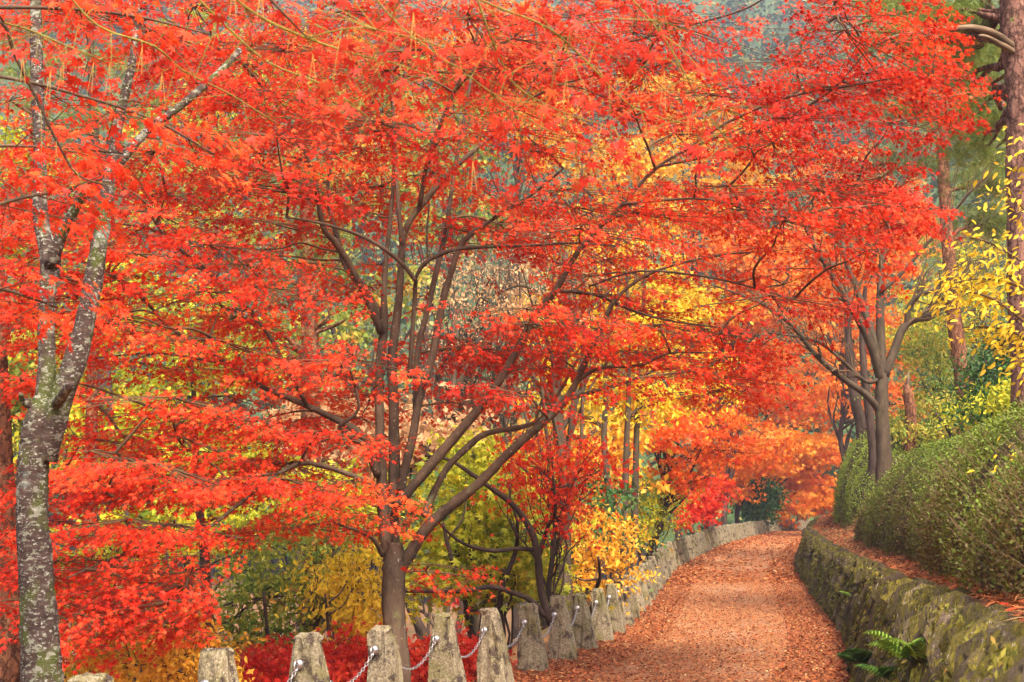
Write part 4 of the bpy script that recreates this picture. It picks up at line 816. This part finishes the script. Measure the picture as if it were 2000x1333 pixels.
for lab, fx, Y, E, mk, n in [('dark green shrub right of the slim pine above the long hedge', 1950, 24, [(1940, 730, 70, 60, 24), (1990, 700, 60, 70, 23), (1960, 790, 80, 40, 22)], 'dgreen', 5000),
                             ('olive green shrub between the stump and the slim pine', 1830, 33, [(1820, 740, 60, 60, 33), (1850, 680, 60, 50, 34), (1800, 670, 50, 50, 34), (1840, 800, 60, 35, 32)], 'green', 5000),
                             ('yellow green small tree behind the slim pine trunk', 1900, 38, [(1900, 620, 90, 60, 38), (1820, 600, 70, 60, 38), (1930, 520, 80, 60, 38), (1780, 640, 50, 50, 38)], 'ygreen', 4200),
                             ('low green bush in front of the slim pine foot', 1935, 23, [(1920, 805, 60, 30, 23), (1990, 780, 50, 35, 21)], 'ygreen', 3200),
                             ('olive tree high on the bank behind both pines', 1930, 52, [(1930, 430, 100, 70, 52), (1850, 470, 80, 70, 52), (1970, 320, 80, 70, 52), (1900, 560, 100, 50, 50)], 'green', 4600),
                             ('low leafy undergrowth bush between the stump and the far hedge', 1760, 32, [(1760, 830, 30, 25, 32), (1800, 840, 50, 20, 31)], 'green', 1800)]:
    tree('bank_shrub', lab, (fx, Y), .06, E, mk, n, .06 + .0016 * Y, 'darkbark', TE, stems=3, csize=.42, clump=26)

# yellow leaved sapling reaching in from the right frame edge
yb = gp(at(2075, 1065, 8.2)[0], 8.2, -.1); yt = thing('yellow_sapling', 'sapling with clear yellow oval leaves reaching in from the right frame edge', 'tree', yb)
p, r = smooth_line(np.array([yb, at(2072, 900, 8.2), at(2062, 650, 8.2), at(2050, 450, 8.2), at(2040, 250, 8.2)]), np.array([.035, .03, .024, .016, .006])); m = MB(); m.tube(p, r, 8); m.build('trunk', M['greybark'], yt)
lp, la, ln, ls, lt = [], [], [], [], []
for L_, k in [([(2062, 690, 4), (1990, 620, 3), (1930, 580, 3), (1870, 570, 2), (1830, 590, 1)], 60), ([(2062, 720, 4), (2000, 660, 3), (1940, 640, 2), (1880, 640, 1)], 52), ([(2060, 620, 4), (1990, 560, 3), (1920, 545, 2), (1850, 555, 1)], 50), ([(2055, 560, 3), (1980, 500, 2), (1920, 470, 2), (1868, 462, 1)], 26),
              ([(2050, 460, 3), (2000, 410, 2), (1970, 370, 1.5), (1945, 372, 1)], 20), ([(2045, 360, 3), (2000, 310, 2), (1975, 285, 1)], 10), ([(2065, 760, 4), (2010, 700, 3), (1970, 670, 2), (1930, 690, 1)], 30), ([(2068, 1000, 4), (2010, 920, 2), (1975, 905, 1)], 8)]:
    k = int(k * 1.15)
    q, rr = limb(yt, 'bough', L_, 8.2, 8.2 + rng.uniform(-.6, .5), M['twig'], 6)
    i = rng.integers(3, len(q), k); off = rng.normal(0, .075, (k, 3)); lp.append(q[i] + off); la.append(np.array((-.7, -.1, -.45)) + .45 * rng.normal(size=(k, 3))); ln.append(np.array((-.2, -.5, .8)) + .5 * rng.normal(size=(k, 3))); ls.append(rng.uniform(.04, .07, k)); lt.append(np.clip(rng.normal(.55, .2, k), 0, 1))
    s_ = MB()
    for a, b in zip(q[i], lp[-1]): s_.tube([a, b], [.002, .0012], 3, cap=False)
    kind(s_.build('petiole_cluster', M['twig'], yt), 'stuff')
TEW = (TE[0] * np.array((.95, 1, 1)), TE[1])
A_ = [np.concatenate(a) for a in (lp, la, ln, ls, lt)]
single_leaves(yt, TEW, M['yellow'], *[a[:300] for a in A_])
B_ = [np.concatenate([a] * 2) for a in A_]; B_[0] = B_[0] + rng.normal(0, .07, B_[0].shape); B_[1] = B_[1] + rng.normal(0, .3, B_[1].shape); B_[4] = np.clip(B_[4] + rng.normal(0, .15, len(B_[4])), 0, 1)
kind(link('leafage', leaf_mesh('leafage', TEW, *B_, M['yellow']), yt), 'stuff')

# ------------------------------------------------------------------ ferns on the wall
def fern(label, loc, n, ln_, tonev, face=-1):
    t = thing('fern', label, 'fern', loc)
    for k in range(n):
        a = R(rng.uniform(150, 300)); L = ln_ * rng.uniform(.7, 1.1); d = np.array((math.cos(a), math.sin(a) * .8, 0)); tt = np.linspace(0, 1, 14)
        sp = np.array(loc) + d * (tt * L * .75)[:, None] + np.array((0, 0, 1)) * (L * rng.uniform(.5, 1.1) * (1.15 * tt - .75 * tt ** 2))[:, None]
        st = MB(); st.tube(sp, np.linspace(.004, .001, 14), 3, cap=False); o = st.build('frond', M['fern'], t)
        pos, ax, nr, sz = [], [], [], []; sd_ = np.cross(d, (0, 0, 1)); 
        for i in range(2, 14):
            for s in (-1, 1): pos.append(sp[i]); ax.append(sd_ * s + d * .45 - np.array((0, 0, .15))); nr.append(np.array((0, 0, 1.)) - d * .5); sz.append(L * .26 * math.sin(math.pi * (.18 + .82 * tt[i])) ** .8 + .015)
        pos, ax, nr, sz = map(np.array, (pos, ax, nr, sz))
        tpl = (TE[0] * np.array((.27, 1, 1)), TE[1])
        kind(link('leaflet', leaf_mesh('leaflet', tpl, pos, ax, nr, sz, np.clip(np.full(len(pos), tonev) + rng.normal(0, .08, len(pos)), 0, 1), M['fern']), o), 'stuff')
for lab, yy, f, n, l, tv in [('bright green fern growing from the stone wall, largest of the ferns', 6.7, .66, 6, .34, .8), ('dark green fern low on the stone wall near the bottom frame edge', 9.4, .40, 8, .30, .12), ('dark fern tuft at the wall foot, left of the other ferns', 10.6, .30, 7, .32, .12),
                             ('small pale fern sprig halfway up the wall, farther along', 17, .55, 4, .22, .8), ('fern tuft at the bottom frame edge below the bright fern', 7.8, .46, 6, .26, .25)]:
    fern(lab, tuple(wallpt(yy, f, .13)), n, l, tv)

# ------------------------------------------------------------------ fallen leaves
def scatter(name, label, n, ufun, yfun, size, tpl, off=.012, tone=(.45, .25), curl=.35, ypow=1.):
    Yv = yfun(n); U = ufun(n, Yv); X = XL(Yv) + U + DW(Yv) * np.clip((U - 1.6) / 1.6, 0, 1)
    Z = np.where((U > -.28) & (U < 3.4), ZP(Yv) + .03, ground(X, Yv)) + off + rng.uniform(0, .015, n)
    a = rng.uniform(0, 2 * math.pi, n); ax = np.stack([np.cos(a), np.sin(a), rng.normal(0, curl * .5, n)], 1); nr = np.array((0, 0, 1.)) + curl * rng.normal(size=(n, 3))
    o = link(name, leaf_mesh(name, tpl, np.stack([X, Yv, Z], 1), ax, nr, size * rng.uniform(.7, 1.2, n), np.clip(rng.normal(tone[0], tone[1], n), 0, 1), M['litter']))
    tag(o, label, 'fallen leaves'); return kind(o, 'stuff')
def edge_u(n, Y):
    u = rng.uniform(-.2, 3.38, n); e = rng.uniform(0, 1, n) < .42
    return np.where(e, np.where(rng.uniform(0, 1, n) < .5, rng.uniform(-.2, .8, n), rng.uniform(2.5, 3.38, n)), u)
near_y = lambda n: 7.5 + 24 * rng.uniform(0, 1, n) ** 1.5
scatter('path_leaf_litter', 'orange and red fallen maple leaves covering the path', 24000, edge_u, near_y, .031, T5, curl=.3)
scatter('path_leaf_scraps', 'small brown and tan leaf scraps strewn over the path', 44000, edge_u, near_y, .036, TD, tone=(.42, .24), curl=.35)
scatter('far_path_leaf_litter', 'distant orange fallen leaves on the far stretch of path', 14000, edge_u, lambda n: 28 + 55 * rng.uniform(0, 1, n) ** 1.3, .085, TD, tone=(.5, .2), curl=.4)
scatter('ledge_leaf_litter', 'red and brown fallen leaves on the ledge above the stone wall', 16000, lambda n, Y: rng.uniform(3.70, 4.75, n), lambda n: 2.6 + 50 * rng.uniform(0, 1, n) ** 2.0, .04, T5, tone=(.30, .2), curl=.4)
scatter('bank_leaf_litter', 'brown fallen leaves on the wooded bank behind the hedges', 12000, lambda n, Y: rng.uniform(5.6, 14, n), lambda n: 14 + 40 * rng.uniform(0, 1, n), .07, TD, tone=(.4, .25), curl=.4)
scatter('edge_leaf_drift', 'dark red leaf drifts along both edges of the path', 11000, lambda n, Y: np.where(rng.uniform(0, 1, n) < .5, -.2 + .9 * rng.uniform(0, 1, n) ** 1.6, 3.38 - .9 * rng.uniform(0, 1, n) ** 1.6), lambda n: 7.5 + 40 * rng.uniform(0, 1, n) ** 1.5, .04, T5, off=.02, tone=(.27, .14), curl=.45)
k = 36; Yv = rng.uniform(3.2, 6.2, k); U = rng.uniform(3.64, 4.4, k); X = XL(Yv) + DW(Yv) + U
pos = np.stack([X, Yv, ground(X, Yv) + .03], 1); a = rng.uniform(0, 6.283, k)
ob = set(bpy.data.objects)
single_leaves(None, T7, M['fgred'], pos, np.stack([np.cos(a), np.sin(a), np.zeros(k)], 1), np.array((0, -.3, 1.)) + .3 * rng.normal(size=(k, 3)), rng.uniform(.032, .045, k), np.clip(rng.normal(.6, .2, k), 0, 1), 'fallen_leaf')
for o in set(bpy.data.objects) - ob: tag(o, 'single red fallen maple leaf on the ledge in the lower right corner', 'leaf', 'fallen leaves on the near ledge')
# dry pine needles lying on the ledge
n = 5000; Yv = 2.8 + 14 * rng.uniform(0, 1, n) ** 1.4; U = rng.uniform(3.62, 4.6, n); X = XL(Yv) + DW(Yv) + U; a = rng.uniform(0, 6.283, n)
o = link('fallen_needles', leaf_mesh('fallen_needles', (TD[0] * np.array((.05, 1, .3)), TD[1]), np.stack([X, Yv, ground(X, Yv) + .03], 1), np.stack([np.cos(a), np.sin(a), rng.normal(0, .15, n)], 1), np.array((0, 0, 1.)) + .2 * rng.normal(size=(n, 3)), rng.uniform(.08, .14, n), np.clip(rng.normal(.6, .15, n), 0, 1), M['litter'])); tag(o, 'dry rust coloured pine needles on the ledge above the wall', 'pine needles'); kind(o, 'stuff')

# ------------------------------------------------------------------ the far wooded mountainside
n = 3600; Yv = 98 + 370 * rng.uniform(0, 1, n) ** 1.1; X = rng.uniform(-1, 1, n) * (.46 * Yv + 12); Z = np.maximum(mtn(X, Yv), np.where(X - XL(Yv) < -2, ground(X, Yv), -50)) - .5
hgt = rng.uniform(5, 10, n) * (1 + Yv / 600); k = 30
tt = rng.uniform(0, 1, (n, k)) ** .8; ang = rng.uniform(0, 6.283, (n, k)); rad = hgt[:, None] * .26 * (1.08 - tt) * rng.uniform(.5, 1, (n, k))
P3 = np.stack([X[:, None] + rad * np.cos(ang), Yv[:, None] + rad * np.sin(ang), Z[:, None] + hgt[:, None] * (.1 + .95 * tt)], -1).reshape(-1, 3); m_ = n * k
spt = np.where(rng.uniform(0, 1, n) < .85, rng.normal(.28, .14, n), rng.normal(.62, .1, n))
ax = np.stack([np.cos(ang), np.sin(ang), -.5 + 0 * ang], -1).reshape(-1, 3); nr = np.array((0, 0, 1.)) + .5 * rng.normal(size=(m_, 3))
kind(link('mountain_forest', leaf_mesh('mountain_forest', TD, P3, ax, nr, np.repeat(hgt, k) * .13, np.clip(np.repeat(spt, k) + rng.normal(0, .06, m_), 0, 1), M['forest'])), 'stuff')
tag(bpy.data.objects['mountain_forest'], 'far wooded mountainside glimpsed between the trees', 'forest')

# ------------------------------------------------------------------ the air
zt = 300.; m = MB(); bx = [(x, y, z) for z in (-45., zt) for (x, y) in ((-460., -30.), (460., -30.), (460., 540.), (-460., 540.))]
m.add(bx, [(3, 2, 1, 0), (4, 5, 6, 7), (0, 1, 5, 4), (1, 2, 6, 5), (2, 3, 7, 6), (3, 0, 4, 7)])
hm, N, L = mat_new('air'); N.clear(); o_ = N.new('ShaderNodeOutputMaterial'); pv = N.new('ShaderNodeVolumePrincipled'); pv.inputs['Color'].default_value = (.68, .75, 1, 1); pv.inputs['Density'].default_value = HAZE
L.new(pv.outputs[0], o_.inputs['Volume']); kind(m.build('haze', hm, smooth=False), 'stuff')
tag(bpy.data.objects['haze'], 'thin bluish haze between the viewer and the mountainside', 'haze')
